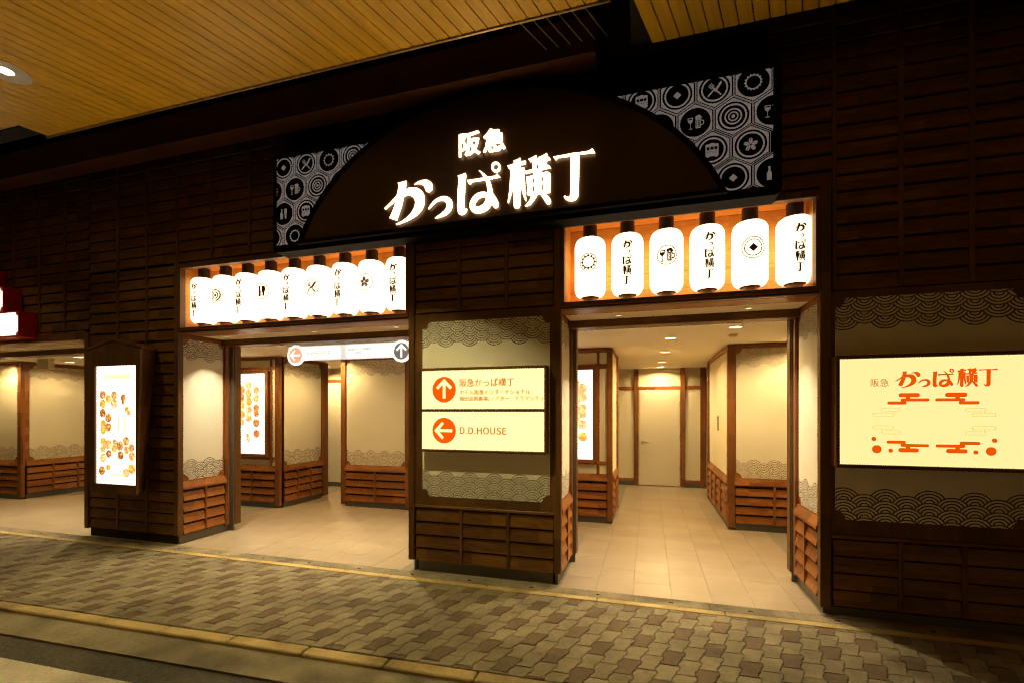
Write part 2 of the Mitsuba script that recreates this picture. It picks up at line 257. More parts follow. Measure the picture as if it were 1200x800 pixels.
def waves(h, t):
    """overlapping ring scales rising from t = 0 to a scalloped edge at 0.25: 1 where a ring is printed"""
    out = mi.Float(0)
    for k in range(5, -1, -1):
        off = 0.125 * (k % 2)
        dx = h - off - 0.25 * dr.floor((h - off) / 0.25 + 0.5)
        dz = t - (-0.075 + 0.045 * k)
        d = dr.sqrt(dx * dx + dz * dz)
        ring = mi.Float(0)
        for r in (0.0955, 0.0735, 0.0515, 0.0295):
            ring = dr.maximum(ring, smoothstep(0.0058, 0.0036, dr.abs(d - r)))
        out = dr.select(d < 0.1, ring, out)
    return dr.select(t < 0.26, out, 0)


def wave_panel(zb, zt, cloth, ink, hs=1.0, h0=0.03):
    def fn(p, n, uv):
        h = dr.select(dr.abs(n.y) > 0.5, p.x * hs + h0, p.y)
        m = dr.maximum(waves(h, p.z - zb), waves(h, zt - p.z))
        weave = 0.93 + 0.07 * noise(h * 500, p.z * 500) + 0.06 * (fbm(h * 2.1, p.z * 1.7) - 0.5)
        return mix(mi.Color3f(cloth) * weave, ink, m)
    return fn


def cloth(c):
    c = list(c)
    return lambda p, n, uv: mi.Color3f(c) * (0.92 + 0.08 * noise((p.x + p.y) * 300, p.z * 300) + 0.08 * (fbm((p.x + p.y) * 1.3, p.z * 1.1) - 0.5))


def stone(c, scale=6.0, amount=0.35, speck=0.25, stain=0.30):
    c = list(c)

    def fn(p, n, uv):
        g = fbm(p.x * scale, p.y * scale, p.z * scale, octaves=4)
        s = noise(p.x * 70, p.y * 70, p.z * 70)
        s2 = noise(p.x * 230, p.y * 230, p.z * 230)
        dirt = smoothstep(0.52, 0.72, fbm(p.x * 1.3 + 31, p.y * 2.1, octaves=4)) * stain
        return mi.Color3f(c) * dr.clip(1 + amount * 2 * (g - 0.5) + speck * (s - 0.5) + speck * (s2 - 0.5), 0.2, 2) * (1 - dirt)
    return fn


def tiles(p, n, uv):
    g = fbm(p.x * 1.6, p.y * 5.0, octaves=4)
    tone = cell_rand(dr.floor((p.x + 0.455) / 0.3235), dr.floor(p.y / 0.32))
    vein = noise(p.x * 9, p.y * 60)
    return mi.Color3f([0.335, 0.26, 0.18]) * (0.86 + 0.16 * g + 0.06 * (tone - 0.5) + 0.05 * (vein - 0.5))


def tile_rough(p, n, uv):
    return 0.30 + 0.14 * fbm(p.x * 5, p.y * 5)


def amber(p, n, uv):
    l, c = p.x * 0.281 + p.y * 0.96, p.x * 0.96 - p.y * 0.281
    g = fbm(l * 1.5, c * 60)
    tone = cell_rand(dr.floor(c / 0.1007))
    return mi.Color3f([0.88, 0.53, 0.03]) * (0.82 + 0.25 * g + 0.16 * (tone - 0.5))


B = scene
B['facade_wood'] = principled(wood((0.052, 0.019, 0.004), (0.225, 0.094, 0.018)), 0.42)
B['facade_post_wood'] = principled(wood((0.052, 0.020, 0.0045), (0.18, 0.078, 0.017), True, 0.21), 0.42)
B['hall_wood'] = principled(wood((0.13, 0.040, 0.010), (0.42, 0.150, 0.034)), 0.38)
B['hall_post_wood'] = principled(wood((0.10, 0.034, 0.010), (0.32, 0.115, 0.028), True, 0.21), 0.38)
B['niche_wood'] = principled(wood((0.40, 0.155, 0.022), (0.66, 0.30, 0.05)), 0.45)
B['recess_wood'] = principled((0.022, 0.010, 0.005), 0.7)
B['wave_front'] = principled(wave_panel(0.757, 2.47, (0.80, 0.75, 0.62), (0.085, 0.060, 0.045)), 0.75)
B['wave_right'] = principled(wave_panel(0.757, 2.47, (0.80, 0.75, 0.65), (0.085, 0.060, 0.045), 0.91, 0.051), 0.75)
B['wave_hall'] = principled(wave_panel(0.70, 2.43, (0.72, 0.65, 0.50), (0.30, 0.22, 0.14)), 0.75)
B['cream_cloth'] = principled(cloth((0.72, 0.64, 0.46)), 0.75)
B['door_paint'] = principled(cloth((0.72, 0.65, 0.50)), 0.45)
B['ceiling_paint'] = principled(cloth((0.82, 0.74, 0.57)), 0.8)
B['soffit_paint'] = principled(cloth((0.70, 0.58, 0.40)), 0.7)
B['floor_tile'] = principled(tiles, tile_rough)
B['tile_joint'] = principled((0.22, 0.185, 0.14), 0.8)
B['paver_light'] = principled(stone((0.235, 0.190, 0.115), 5.0), 0.8)
B['paver_tan'] = principled(stone((0.215, 0.172, 0.105), 7.0), 0.8)
B['paver_dark'] = principled(stone((0.140, 0.094, 0.055), 6.0), 0.8)
B['paver_bed'] = principled((0.085, 0.070, 0.045), 0.9)
B['kerb_stone'] = principled(stone((0.42, 0.30, 0.125), 5.0, 0.35, 0.25, 0.4), 0.75)
B['gutter_concrete'] = principled(stone((0.23, 0.185, 0.115), 4.0, 0.6, 0.35, 0.45), 0.85)
B['asphalt'] = principled(stone((0.075, 0.062, 0.045), 3.0, 0.4, 0.8), 0.85)
B['road_paint'] = principled(stone((0.50, 0.43, 0.32), 3.0, 0.25, 0.2, 0.25), 0.6)
B['slot_black'] = principled((0.008, 0.007, 0.006), 0.6)
B['plinth_metal'] = principled((0.13, 0.12, 0.10), 0.4, metallic=0.3)
B['sign_black'] = principled((0.0035, 0.003, 0.0028), 0.8, specular=0.1)
B['sign_brown'] = principled((0.035, 0.014, 0.007), 0.32)
B['pattern_grey'] = principled((0.62, 0.60, 0.60), 0.6)
B['silver_print'] = principled((0.6, 0.6, 0.6), 0.5)
B['amber_slat'] = principled(amber, 0.4)
B['canopy_dark'] = principled((0.02, 0.013, 0.008), 0.7)
B['trim_metal'] = principled((0.45, 0.34, 0.18), 0.35, metallic=0.6)
B['beam_paint'] = principled(stone((0.125, 0.045, 0.024), 3.0, 0.3, 0.05, 0.1), 0.5)
B['lantern_cap'] = principled(wood((0.010, 0.006, 0.004), (0.045, 0.024, 0.014), True, 0.02), 0.4)
B['lantern_base'] = principled(wood((0.16, 0.085, 0.03), (0.36, 0.21, 0.08), True, 0.02), 0.45)
B['lantern_print'] = principled((0.10, 0.045, 0.02), 0.7)
B['lit_white'] = principled((0.8, 0.77, 0.7), 0.6)
B['white_enamel'] = principled((0.75, 0.72, 0.66), 0.4)
B['red_lacquer'] = principled(stone((0.50, 0.018, 0.012), 2.0, 0.1, 0.02, 0.0), 0.35)
B['chrome'] = principled((0.48, 0.40, 0.27), 0.28, metallic=1.0)
B['clear_acrylic'] = {'type': 'thindielectric'}


def film(color):
    c = mikit.proc(color) if callable(color) else {'type': 'rgb', 'value': list(color)}
    return {'type': 'principledthin', 'base_color': c, 'roughness': 0.6, 'diff_trans': 1.9, 'spec_trans': 0.0, 'eta': 1.3}


def food(base, top, accent, seed):
    """the dishes printed on the menu sheets: a ground colour, toppings and a few accents"""
    def fn(p, n, uv):
        h, v = p.x + seed, p.z + seed * 0.7
        a, b, c = voronoi(h * 62, v * 62)
        g = smoothstep(0.35, 0.62, fbm(h * 34, v * 34))
        col = mix(base, top, g)
        col = mix(col, accent, smoothstep(0.70, 0.80, c) * smoothstep(0.42, 0.30, a))
        col = mix(col, [0.20, 0.075, 0.025], smoothstep(0.16, 0.10, c) * smoothstep(0.45, 0.30, a))
        return dr.sqrt(col)
    return fn


FOODS = [([0.62, 0.26, 0.06], [0.30, 0.10, 0.03], [0.95, 0.78, 0.40], 1.0), ([0.90, 0.62, 0.16], [0.70, 0.30, 0.05], [0.35, 0.45, 0.10], 2.3), ([0.78, 0.36, 0.12], [0.92, 0.70, 0.42], [0.70, 0.08, 0.03], 3.9),
         ([0.42, 0.17, 0.05], [0.75, 0.42, 0.14], [0.95, 0.85, 0.60], 5.1), ([0.92, 0.74, 0.40], [0.80, 0.42, 0.16], [0.50, 0.14, 0.04], 6.7)]
for i, q in enumerate(FOODS):
    B[f'food_film_{i}'] = film(food(*q))
B['orange_film'] = film((0.90, 0.34, 0.05))
B['sign_text_film'] = film((0.72, 0.42, 0.20))
B['faint_film'] = film((0.93, 0.82, 0.50))
B['muted_film'] = film((0.86, 0.62, 0.50))
B['grey_film'] = film((0.40, 0.38, 0.36))

# ------------------------------------------------------------------ the setting: road, kerb, pavement, floors
labels['ground'] = {'kind': 'structure'}
single('ground', box(-60, 60, -60, 2.42, -0.40, -0.10), 'asphalt')
KS = 0.032                                                   # the kerb runs slightly askew to the shop front


def kerb_y(x): return 2.615 + KS * x


def strip(y0, y1, z0, z1, xa=-16.0, xb=8.0):
    """a strip along the kerb from y0 to y1 beyond the kerb line"""
    c = [(xa, kerb_y(xa) + y0), (xb, kerb_y(xb) + y0), (xb, kerb_y(xb) + y1), (xa, kerb_y(xa) + y1)]
    return prism(c, z0, z1, 2)


def road_relief(x0, x1, y0, y1, step, amp, z):
    nx, ny = int((x1 - x0) / step), int((y1 - y0) / step)
    X, Y = np.meshgrid(np.linspace(x0, x1, nx), np.linspace(y0, y1, ny), indexing='ij')
    Z = z + amp * (meshkit.fbm(np.stack([X * 14, Y * 14, X * 0], -1), 4) - 0.5)
    v = np.stack([X, Y + KS * X, Z], -1).reshape(-1, 3)
    i, j = np.meshgrid(np.arange(nx - 1), np.arange(ny - 1), indexing='ij')
    a = (i * ny + j).ravel()
    return trimesh.Trimesh(v, np.vstack([np.stack([a, a + ny, a + ny + 1], 1), np.stack([a, a + ny + 1, a + 1], 1)]), process=False)


labels['road'] = {'kind': 'structure'}
single('road', road_relief(-12, 4, -1.0, 2.39, 0.03, 0.006, -0.038), 'asphalt')
put('road', 'painted_line', strip(-2.2, -0.485, -0.06, -0.030), 'road_paint', label='pale painted band along the near edge of the carriageway')
labels['gutter'] = {'kind': 'structure'}
single('gutter', join([strip(-0.262, -0.002, -0.12, -0.022, -16 + 24 * i / 6, -16 + 24 * (i + 1) / 6 - 0.006) for i in range(6)]), 'gutter_concrete')
labels['kerb'] = {'kind': 'structure'}
single('kerb', strip(0.004, 0.105, -0.2, -0.03), 'paver_bed')
for i in range(26):
    xa = -10.6 + 0.6 * i + 0.004
    put('kerb', 'stone', cbox(0, 1, 0, 1, 0, 1), 'kerb_stone')
    k = [q for q in scene if q.startswith('kerb__stone')][-1]
    m = cbox(xa, xa + 0.588, kerb_y(xa + 0.3), kerb_y(xa + 0.3) + 0.10, -0.12, 0.004 + rng.uniform(-0.002, 0.002), 0.008)
    v = m.vertices.copy(); v[:, 1] += KS * (v[:, 0] - xa - 0.3)
    scene[k] = mikit.ply(trimesh.Trimesh(v, m.faces, process=False), 'kerb_stone')

labels['pavement'] = {'kind': 'structure'}
single('pavement', prism([(-16, kerb_y(-16) + 0.10), (8, kerb_y(8) + 0.10), (8, 3.955), (-16, 3.955)], -0.3, -0.012, 2), 'paver_bed')
# wavy interlocking blocks in slightly slanting courses
CX, CL, SL = 0.1150, 0.183, 0.245
ZIG = [(0.0, 0.0), (0.14, 0.0), (0.26, 1.0), (0.42, 1.0), (0.62, -1.0), (0.78, -1.0), (0.90, 0.0), (1.0, 0.0)]


def edge_line(k, ya, yb):
    """the wavy joint between columns k - 1 and k, from ya to yb in block lengths, shared by the blocks on both sides"""
    ph = 0.5 if k % 2 else 0.0
    ts = sorted({ya, yb, *[n + ph + t for n in range(int(ya) - 2, int(yb) + 2) for t, _ in ZIG if ya < n + ph + t < yb]})
    out = []
    for t in ts:
        d = np.interp((t - ph) % 1.0, [q[0] for q in ZIG], [q[1] for q in ZIG])
        out.append(((k - 0.5) * CX + 0.010 * d + SL * t * CL, t * CL))
    return out


def paver_shape(i, j):
    ya = j + (0.5 if i % 2 else 0.0)
    return Polygon(edge_line(i + 1, ya, ya + 1.0) + edge_line(i, ya, ya + 1.0)[::-1])


clip = Polygon([(-13, kerb_y(-13) + 0.108), (4.6, kerb_y(4.6) + 0.108), (4.6, 3.945), (-13, 3.945)])
X0 = 0.461 - SL * 3.545
pav = []
for i in range(-125, 46):
    for j in range(9, 24):
        s = affinity.translate(paver_shape(i, j), X0, 3.545 - 19.5 * CL)
        s = s.intersection(clip)
        if s.is_empty or s.geom_type != 'Polygon' or s.area < 0.0015: continue
        s = s.buffer(-0.0016, join_style='mitre')
        if s.is_empty or s.geom_type != 'Polygon': continue
        c = np.array([s.centroid.x, s.centroid.y, 0])
        d = c - EYE; depth = d @ FWD
        u = (d @ np.array([math.cos(YAW), math.sin(YAW), 0])) / depth
        dark = i % 2 == 0 and (j + (i // 2)) % 2 == 0
        seen = abs(u) < 1.16 and depth > 0
        pav.append((depth if seen else 99 + depth, s, dark))
pav.sort(key=lambda q: q[0])


def paver_mesh(s):
    tilt = rng.uniform(-0.0015, 0.0015)
    top, bot = s.buffer(-0.003, join_style='mitre'), s
    if top.is_empty or top.geom_type != 'Polygon': top = s
    m = trimesh.creation.extrude_polygon(top, 0.01, engine='earcut')
    v = np.array(m.vertices)
    zt = 0.001 + tilt
    v[:, 2] = np.where(v[:, 2] > 0.005, zt, zt - 0.004)
    a = trimesh.Trimesh(v, m.faces, process=False)
    m2 = trimesh.creation.extrude_polygon(bot, 0.02, engine='earcut')
    v2 = np.array(m2.vertices); v2[:, 2] += zt - 0.0235
    return join([a, trimesh.Trimesh(v2, m2.faces, process=False)])


rest = {'paver_light': [], 'paver_tan': [], 'paver_dark': []}
for n, (dist, s, dark) in enumerate(pav):
    mat = 'paver_dark' if dark else ('paver_light' if rng.random() < 0.62 else 'paver_tan')
    m = paver_mesh(s)
    if n < 300: put('pavement', 'paver', m, mat)
    else: rest[mat].append(m)
for mat, nm in (('paver_light', 'pale_pavers'), ('paver_tan', 'tan_pavers'), ('paver_dark', 'dark_pavers')):
    put('pavement', nm, join(rest[mat]), mat, kind='stuff')

labels['doorstep_kerb'] = {'kind': 'structure'}
single('doorstep_kerb', box(-14, 5, 3.95, 4.24, -0.3, -0.02), 'paver_bed')
for i in range(13):
    xa = -9.42 + 1.0 * i
    put('doorstep_kerb', 'edge_stone', cbox(xa + 0.003, xa + 0.997, 3.952, 4.028, -0.02, 0.004, 0.004), 'kerb_stone')
for i in range(24):
    xa = -9.72 + 0.6 * i
    put('doorstep_kerb', 'slab', cbox(xa + 0.0015, xa + 0.5985, 4.034, 4.172, -0.02, 0.003 + rng.uniform(-.0008, .0008), 0.002), 'gutter_concrete')
    if xa > -9.2:
        put('doorstep_kerb', 'drain_slot', cbox(xa + 0.282, xa + 0.318, 4.082, 4.102, 0.001, 0.0048, 0.001), 'slot_black')

labels['interior_floor'] = {'kind': 'structure'}
single('interior_floor', box(-14, 5, 4.176, 12.5, -0.2, -0.003), 'tile_joint')
TP = 0.3235
nt = 0
for i in range(-36, 8):
    xa = -0.455 + TP * i
    for j in range(-1, 10):
        ya = 4.18 + 0.64 * j + (0.32 if i % 2 else 0.0)
        y0, y1 = max(ya, 4.178), min(ya + 0.64, 10.34)
        xm, ym = xa + TP / 2, (y0 + y1) / 2
        if y1 - y0 < 0.05: continue
        hid = (xm > 1.6 and ym > 4.2 and ym < 12) or (xm < -11.6)
        if -5.0 < xm < -0.5 and ym > 6.9: hid = True
        if xm < -6.0 and ym > 6.4: hid = True
        if -5.7 < xm < -5.0 and ym > 8.5: hid = True
        if -7.5 < xm < -6.1 and ym > 5.2: hid = True
        if xm < -7.6 and ym > 5.7 and xm < -10.9: hid = True
        if -2.3 < xm < -0.9 and ym < 6.0: hid = True
        if hid: continue
        put('interior_floor', 'tile', cbox(xa + 0.0018, xa + TP - 0.0018, y0 + 0.0018, y1 - 0.0018, -0.012, rng.uniform(-0.0003, 0.0003), 0.0015), 'floor_tile')
        nt += 1
print('tiles', nt, 'pavers', len(pav))

# ------------------------------------------------------------------ timber cladding
P_UP = 0.1295


def clapboards(holder, face, cols, z0, z1, rows, proud=0.027, mat='facade_wood', bmat='facade_post_wood', batten=0.03, ends=(False, False), bproud=0.034, gap=0.017):
    """boards lapped downwards between upright battens; cols are the batten lines"""
    pitch = (z1 - z0) / rows
    for a, b in zip(cols[:-1], cols[1:]):
        for r in range(rows):
            zb = z0 + r * pitch + 0.001
            zt = z0 + (r + 1) * pitch - gap
            j = rng.uniform(-0.0012, 0.0012)
            prof = [(0.0, zb + 0.002), (proud + j, zb), (proud + j, zb + 0.005), (proud * 0.35 + j, zt), (0.0, zt)]
            put(holder, 'board', face(prism(prof, a + batten / 2 - 0.002, b - batten / 2 + 0.002, 0)), mat)
    for k, c in enumerate(cols):
        if (k == 0 and not ends[0]) or (k == len(cols) - 1 and not ends[1]): continue
        put(holder, 'batten', face(cbox(c - batten / 2, c + batten / 2, 0.0, bproud, z0 - 0.0, z1 + 0.0, 0.003)), bmat)


def wave_sheet(holder, face, u0, u1, z0, z1, mat, w0=0.004, corner=0.07, name='wave_panel', label=None):
    a = corner
    s = sbox(u0, z0, u1, z1).difference(union_all([Point(x, z).buffer(a, 12) for x in (u0, u1) for z in (z0, z1)]).intersection(sbox(u0, z0, u1, z1)))
    s = s.buffer(0.018).buffer(-0.018)
    m = extrude(s, 0.006)
    v = np.array(m.vertices)
    m = trimesh.Trimesh(np.stack([v[:, 0], w0 + v[:, 2], v[:, 1]], 1), np.asarray(m.faces)[:, ::-1], process=False)
    return put(holder, name, face(m), mat, label=label)


FRONT = Face((0, 4.2), (1, 0), (0, -1))      # u = x, w towards the street

# --- the left timber wall
LW = thing('timber_wall', 'long dark brown clapboard wall on the left, above the far left opening and round the tapered menu light box', 'wall')
wallbody = join([box(-6.90, -5.43, 4.225, 4.93, 0.0, 2.62), box(-14, -6.93, 4.225, 4.93, 2.63, 5.0), box(-6.93, -5.43, 4.226, 4.93, 2.62, 3.34), box(-6.93, -2.30, 4.227, 4.93, 3.39, 5.0), box(-5.43, -2.30, 4.60, 4.93, 2.58, 3.39)])
put(LW, 'core', wallbody, 'recess_wood')
FL = Face((0, 4.222), (1, 0), (0, -1))
cl = put(LW, 'cladding', FL(box(-9.4, -2.32, -0.003, 0.0, 3.36, 4.8)), 'recess_wood')
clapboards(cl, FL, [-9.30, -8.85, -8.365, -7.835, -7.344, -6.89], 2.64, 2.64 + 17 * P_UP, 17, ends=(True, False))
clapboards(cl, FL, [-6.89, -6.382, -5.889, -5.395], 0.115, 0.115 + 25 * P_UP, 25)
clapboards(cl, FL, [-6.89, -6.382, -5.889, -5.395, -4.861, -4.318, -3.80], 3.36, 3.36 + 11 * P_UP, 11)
put(LW, 'corner_post', FRONT(cbox(-5.425, -5.362, -0.05, 0.022, 0.112, 3.36, 0.005)), 'facade_post_wood')
put(LW, 'corner_post', FRONT(cbox(-6.95, -6.885, -0.05, 0.022, 0.10, 2.60, 0.005)), 'facade_post_wood')
put(LW, 'plinth', box(-6.88, -5.405, 4.234, 4.86, 0.0, 0.110), 'plinth_metal')

# --- the centre pillar
CP = thing('timber_pillar', 'timber pillar between the two lantern entrances, carrying the two-part lit direction sign', 'pillar')
put(CP, 'core', box(-2.275, -0.825, 4.226, 4.93, 0.11, 5.0), 'recess_wood')
FP = Face((0, 4.212), (1, 0), (0, -1))
up = put(CP, 'upper_cladding', FP(box(-2.24, -0.83, -0.012, 0.0, 2.55, 3.34)), 'recess_wood')
clapboards(up, FP, [-2.245, -1.765, -1.285, -0.825], 2.565, 3.318, 6, proud=0.024)
lo = put(CP, 'lower_cladding', FP(box(-2.24, -0.83, -0.012, 0.0, 0.112, 0.64)), 'recess_wood')
clapboards(lo, FP, [-2.245, -1.745, -1.270, -0.825], 0.114, 0.640, 4, proud=0.024)
put(CP, 'panel_frame', FRONT(cbox(-2.245, -0.825, -0.02, 0.004, 0.664, 2.555, 0.004)), 'facade_post_wood')
put(CP, 'rail', FRONT(cbox(-2.245, -0.825, -0.02, 0.018, 0.642, 0.668, 0.004)), 'facade_wood')
wave_sheet(CP, FRONT, -2.158, -0.868, 0.757, 2.470, 'wave_front', label='greige panel printed with rows of wave scales at its top and foot, behind the direction sign')
put(CP, 'corner_post', FRONT(cbox(-2.31, -2.245, -0.05, 0.022, 0.114, 3.335, 0.005)), 'facade_post_wood')
put(CP, 'corner_post', FRONT(cbox(-0.83, -0.765, -0.05, 0.022, 0.114, 3.335, 0.005)), 'facade_post_wood')
put(CP, 'plinth', box(-2.225, -0.85, 4.236, 4.90, 0.0, 0.112), 'plinth_metal')

# --- the right timber wall
RW = thing('timber_wall_right', None)
del labels[RW]
USED.pop('timber_wall_right')
RW = thing('timber_wall', 'dark timber wall on the right of the entrances, holding the wide lit poster', 'wall')
put(RW, 'core', join([box(1.355, 6, 4.226, 4.93, 0.10, 5.0), box(-0.825, 1.355, 4.227, 4.93, 3.39, 5.0), box(-0.825, 1.355, 4.60, 4.93, 2.58, 3.39)]), 'recess_wood')
cl = put(RW, 'upper_cladding', FL(box(1.36, 5.0, -0.003, 0.0, 2.5, 4.8)), 'recess_wood')
RC = [1.393, 1.831, 2.264, 2.70, 3.14, 3.58]
clapboards(cl, FL, RC, 2.535, 2.535 + 17 * P_UP, 17, ends=(True, True))
clapboards(cl, FL, [0.92, 1.393], 3.36, 3.36 + 11 * P_UP, 11)
lo = put(RW, 'lower_cladding', FL(box(1.37, 5.0, -0.003, 0.0, 0.06, 0.60)), 'recess_wood')
clapboards(lo, FL, [1.375, 1.83, 2.22, 2.66, 3.1, 3.58], 0.08, 0.606, 4, ends=(False, True))
put(RW, 'panel_frame', FRONT(cbox(1.37, 5.0, -0.022, 0.002, 0.636, 2.53, 0.004)), 'facade_post_wood')
put(RW, 'rail', FRONT(cbox(1.37, 5.0, -0.022, 0.014, 0.608, 0.638, 0.004)), 'facade_wood')
wave_sheet(RW, FRONT, 1.398, 2.565, 0.757, 2.470, 'wave_right', w0=0.002, label='greige wave-printed panel behind the wide lit poster')
put(RW, 'corner_post', FRONT(cbox(1.292, 1.368, -0.05, 0.022, 0.06, 3.36, 0.005)), 'facade_post_wood')
put(RW, 'plinth', box(1.33, 5.0, 4.234, 4.86, 0.0, 0.07), 'plinth_metal')


# --- the side faces of the openings
def reveal(holder, o, dn, length, post_w=0.0):
    f = Face(o, (0, 1), dn)
    put(holder, 'reveal_backing', f(box(0.045, length, -0.03, 0.0, 0.10, 2.57)), 'hall_wood')
    w = put(holder, 'reveal_wainscot', f(box(0.05, length - 0.06, 0.0, 0.002, 0.10, 0.66)), 'recess_wood')
    f2 = Face((o[0] + dn[0] * 0.002, o[1]), (0, 1), dn)
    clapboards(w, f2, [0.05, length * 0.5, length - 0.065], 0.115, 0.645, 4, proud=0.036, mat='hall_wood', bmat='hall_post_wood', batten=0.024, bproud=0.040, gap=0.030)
    put(holder, 'reveal_ledge', f(prism([(0.0, 0.650), (0.042, 0.650), (0.042, 0.672), (0.012, 0.748), (0.0, 0.748)], 0.048, length - 0.05, 0)), 'hall_wood')
    wave_sheet(holder, f, 0.072, length - 0.085, 0.757, 2.47, 'wave_front', w0=0.001, name='reveal_panel', label='tall cream panel with wave print lining the side of the opening')
    put(holder, 'reveal_post', f(cbox(length - 0.062, length, -0.02, 0.03, 0.08, 2.57, 0.004)), 'hall_post_wood')
    put(holder, 'reveal_plinth', f(box(0.03, length + 0.02, -0.03, -0.004 + 0.002, 0.0, 0.10)), 'plinth_metal')


reveal(LW, (-5.405, 4.205), (1, 0), 0.70)
reveal(CP, (-2.275, 4.205), (-1, 0), 0.70)
reveal(CP, (-0.80, 4.205), (1, 0), 0.70)
reveal(RW, (1.325, 4.205), (-1, 0), 0.70)
for h, x0, x1 in ((LW, -5.43, -5.315), (CP, -0.845, -0.735), (RW, 1.275, 1.36), (CP, -2.345, -2.25)):
    put(h, 'door_jamb', cbox(x0, x1, 4.932, 5.03, 0.085, 2.565, 0.004), 'facade_post_wood')
    put(h, 'door_track', box(x0 + 0.012, x1 - 0.012, 4.916, 4.934, 0.0, 2.50), 'plinth_metal')

# ------------------------------------------------------------------ the heads of the openings, with their lantern niches


def header(x0, x1, label, niche=True):
    h = thing('entrance_header', label, 'entrance lintel')
    if niche:
        f = put(h, 'niche_frame', join([cbox(x0, x1, 4.176, 4.25, 3.278, 3.338), cbox(x0, x0 + 0.030, 4.178, 4.25, 2.575, 3.278), cbox(x1 - 0.030, x1, 4.178, 4.25, 2.575, 3.278)]), 'facade_post_wood')
        put(h, 'sill', cbox(x0, x1, 4.174, 4.26, 2.535, 2.578), 'facade_wood')
        put(h, 'fascia', cbox(x0, x1, 4.190, 4.262, 2.518, 2.533), 'facade_wood')
        nb = put(h, 'niche', join([box(x0 + 0.03, x1 - 0.03, 4.25, 4.57, 3.352, 3.372), box(x0 + 0.03, x1 - 0.03, 4.26, 4.57, 2.562, 2.575), box(x0 + 0.008, x0 + 0.028, 4.25, 4.57, 2.575, 3.352), box(x1 - 0.028, x1 - 0.008, 4.25, 4.57, 2.575, 3.352), box(x0 + 0.028, x1 - 0.028, 4.238, 4.249, 3.33, 3.36)]), 'niche_wood', label='honey coloured wooden niche behind the row of lanterns')
        for k in range(5):
            za = 2.576 + 0.1550 * k
            put(nb, 'plank', cbox(x0 + 0.028, x1 - 0.028, 4.560, 4.58, za, za + 0.1535, 0.002), 'niche_wood')
    else:
        put(h, 'fascia', cbox(x0, x1, 4.18, 4.262, 2.515, 2.625), 'facade_wood')
    put(h, 'soffit_board', cbox(x0 - 0.02, x1 + 0.02, 4.264, 4.480, 2.518, 2.55, 0.003), 'hall_wood')
    put(h, 'soffit', box(x0 - 0.02, x1 + 0.02, 4.481, 4.83, 2.526, 2.561), 'soffit_paint')
    put(h, 'rear_beam', cbox(x0 - 0.05, x1 + 0.05, 4.800, 4.985, 2.450, 2.556), 'facade_wood')
    return h


header(-5.36, -2.312, 'wooden lintel over the wide middle opening, with a niche for nine lanterns')
header(-0.764, 1.292, 'wooden lintel over the right opening, with a niche for six lanterns')
header(-12.5, -6.95, 'low plain lintel over the far left opening, without lanterns', False)


def downlight(x, y, z, label, group, r=0.042, power=1.0, cut=78, beam=52, glow=9.0, tint=WARM):
    d = thing('recessed_downlight', label, 'ceiling light', group)
    a = np.linspace(0, 2 * np.pi, 25)[:-1]
    ring = trimesh.creation.annulus(r, r + 0.014, 0.005, sections=28)
    ring.apply_translation([x, y, z - 0.0035])
    put(d, 'trim_ring', ring, 'white_enamel')
    lens = trimesh.creation.cylinder(r, 0.003, sections=24)
    lens.apply_translation([x, y, z - 0.0018])
    put(d, 'lens', lens, 'lit_white', emit=tint * glow, weight=0.03)
    spot(f'light_of_{d}', (x, y, z - 0.012), (x, y, 0), power * (I_SOFFIT if beam < 10 else I_HALL), cut, beam, tint)


for x, lb in ((-5.06, 'small soffit downlight under the nine lantern niche, nearest the left side panel'), (-3.76, 'small soffit downlight under the middle of the nine lantern niche'), (-2.68, 'small soffit downlight under the nine lantern niche, nearest the centre pillar')):
    downlight(x, 4.58, 2.525, lb, 'downlights under the left lantern niche', 0.026, 1.0, 42, 6, 1.5, SOFT)
for x, lb in ((-0.28, 'small soffit downlight under the six lantern niche, left of two'), (0.87, 'small soffit downlight under the six lantern niche, right of two')):
    downlight(x, 4.64, 2.525, lb, 'downlights under the right lantern niche', 0.026, 1.0, 42, 6, 1.5, SOFT)
for x, lb in ((-9.0, 'small soffit downlight of the far left opening, farther from the menu light box'), (-7.35, 'small soffit downlight of the far left opening, nearer the menu light box')):
    downlight(x, 4.60, 2.525, lb, 'downlights in the far left soffit', 0.026, 1.0, 42, 6, 1.5, SOFT)

# ------------------------------------------------------------------ paper lanterns
CAPZ, BOTZ = 3.20, 2.648


def lantern(x, kind, label, group, turn=0.0):
    k = thing('paper_lantern', label, 'paper lantern', group)
    y, r = 4.385, 0.1425
    prof = []
    for t in np.linspace(0, 1, 67):
        z = BOTZ + (CAPZ - BOTZ) * t
        e = min(t, 1 - t) * (CAPZ - BOTZ)
        rr = r if e > 0.085 else r * (0.58 + 0.42 * math.sqrt(max(0, 1 - ((0.085 - e) / 0.085) ** 2)))
        rr += 0.0012 * math.cos(t * 66 * math.pi / 1.5)
        prof.append((rr, z))
    b = trimesh.creation.revolve(np.array(prof), sections=40)
    b.apply_translation([x, y, 0])
    put(k, 'paper_body', b, 'lit_white', smooth=True, emit=L_LANTERN)
    c = trimesh.creation.revolve(np.array([(0, 3.19), (0.062, 3.19), (0.064, 3.196), (0.064, 3.318), (0.058, 3.322), (0.0, 3.322)]), sections=28)
    c.apply_translation([x, y, 0]); put(k, 'cap', c, 'lantern_cap', smooth=40)
    c = trimesh.creation.revolve(np.array([(0, 2.606), (0.056, 2.606), (0.060, 2.610), (0.060, 2.660), (0.0, 2.660)]), sections=28)
    c.apply_translation([x, y, 0]); put(k, 'base_ring', c, 'lantern_base', smooth=40)
    s = lantern_print(kind)
    put(k, 'print', around(s, x, y, r), 'lantern_print')


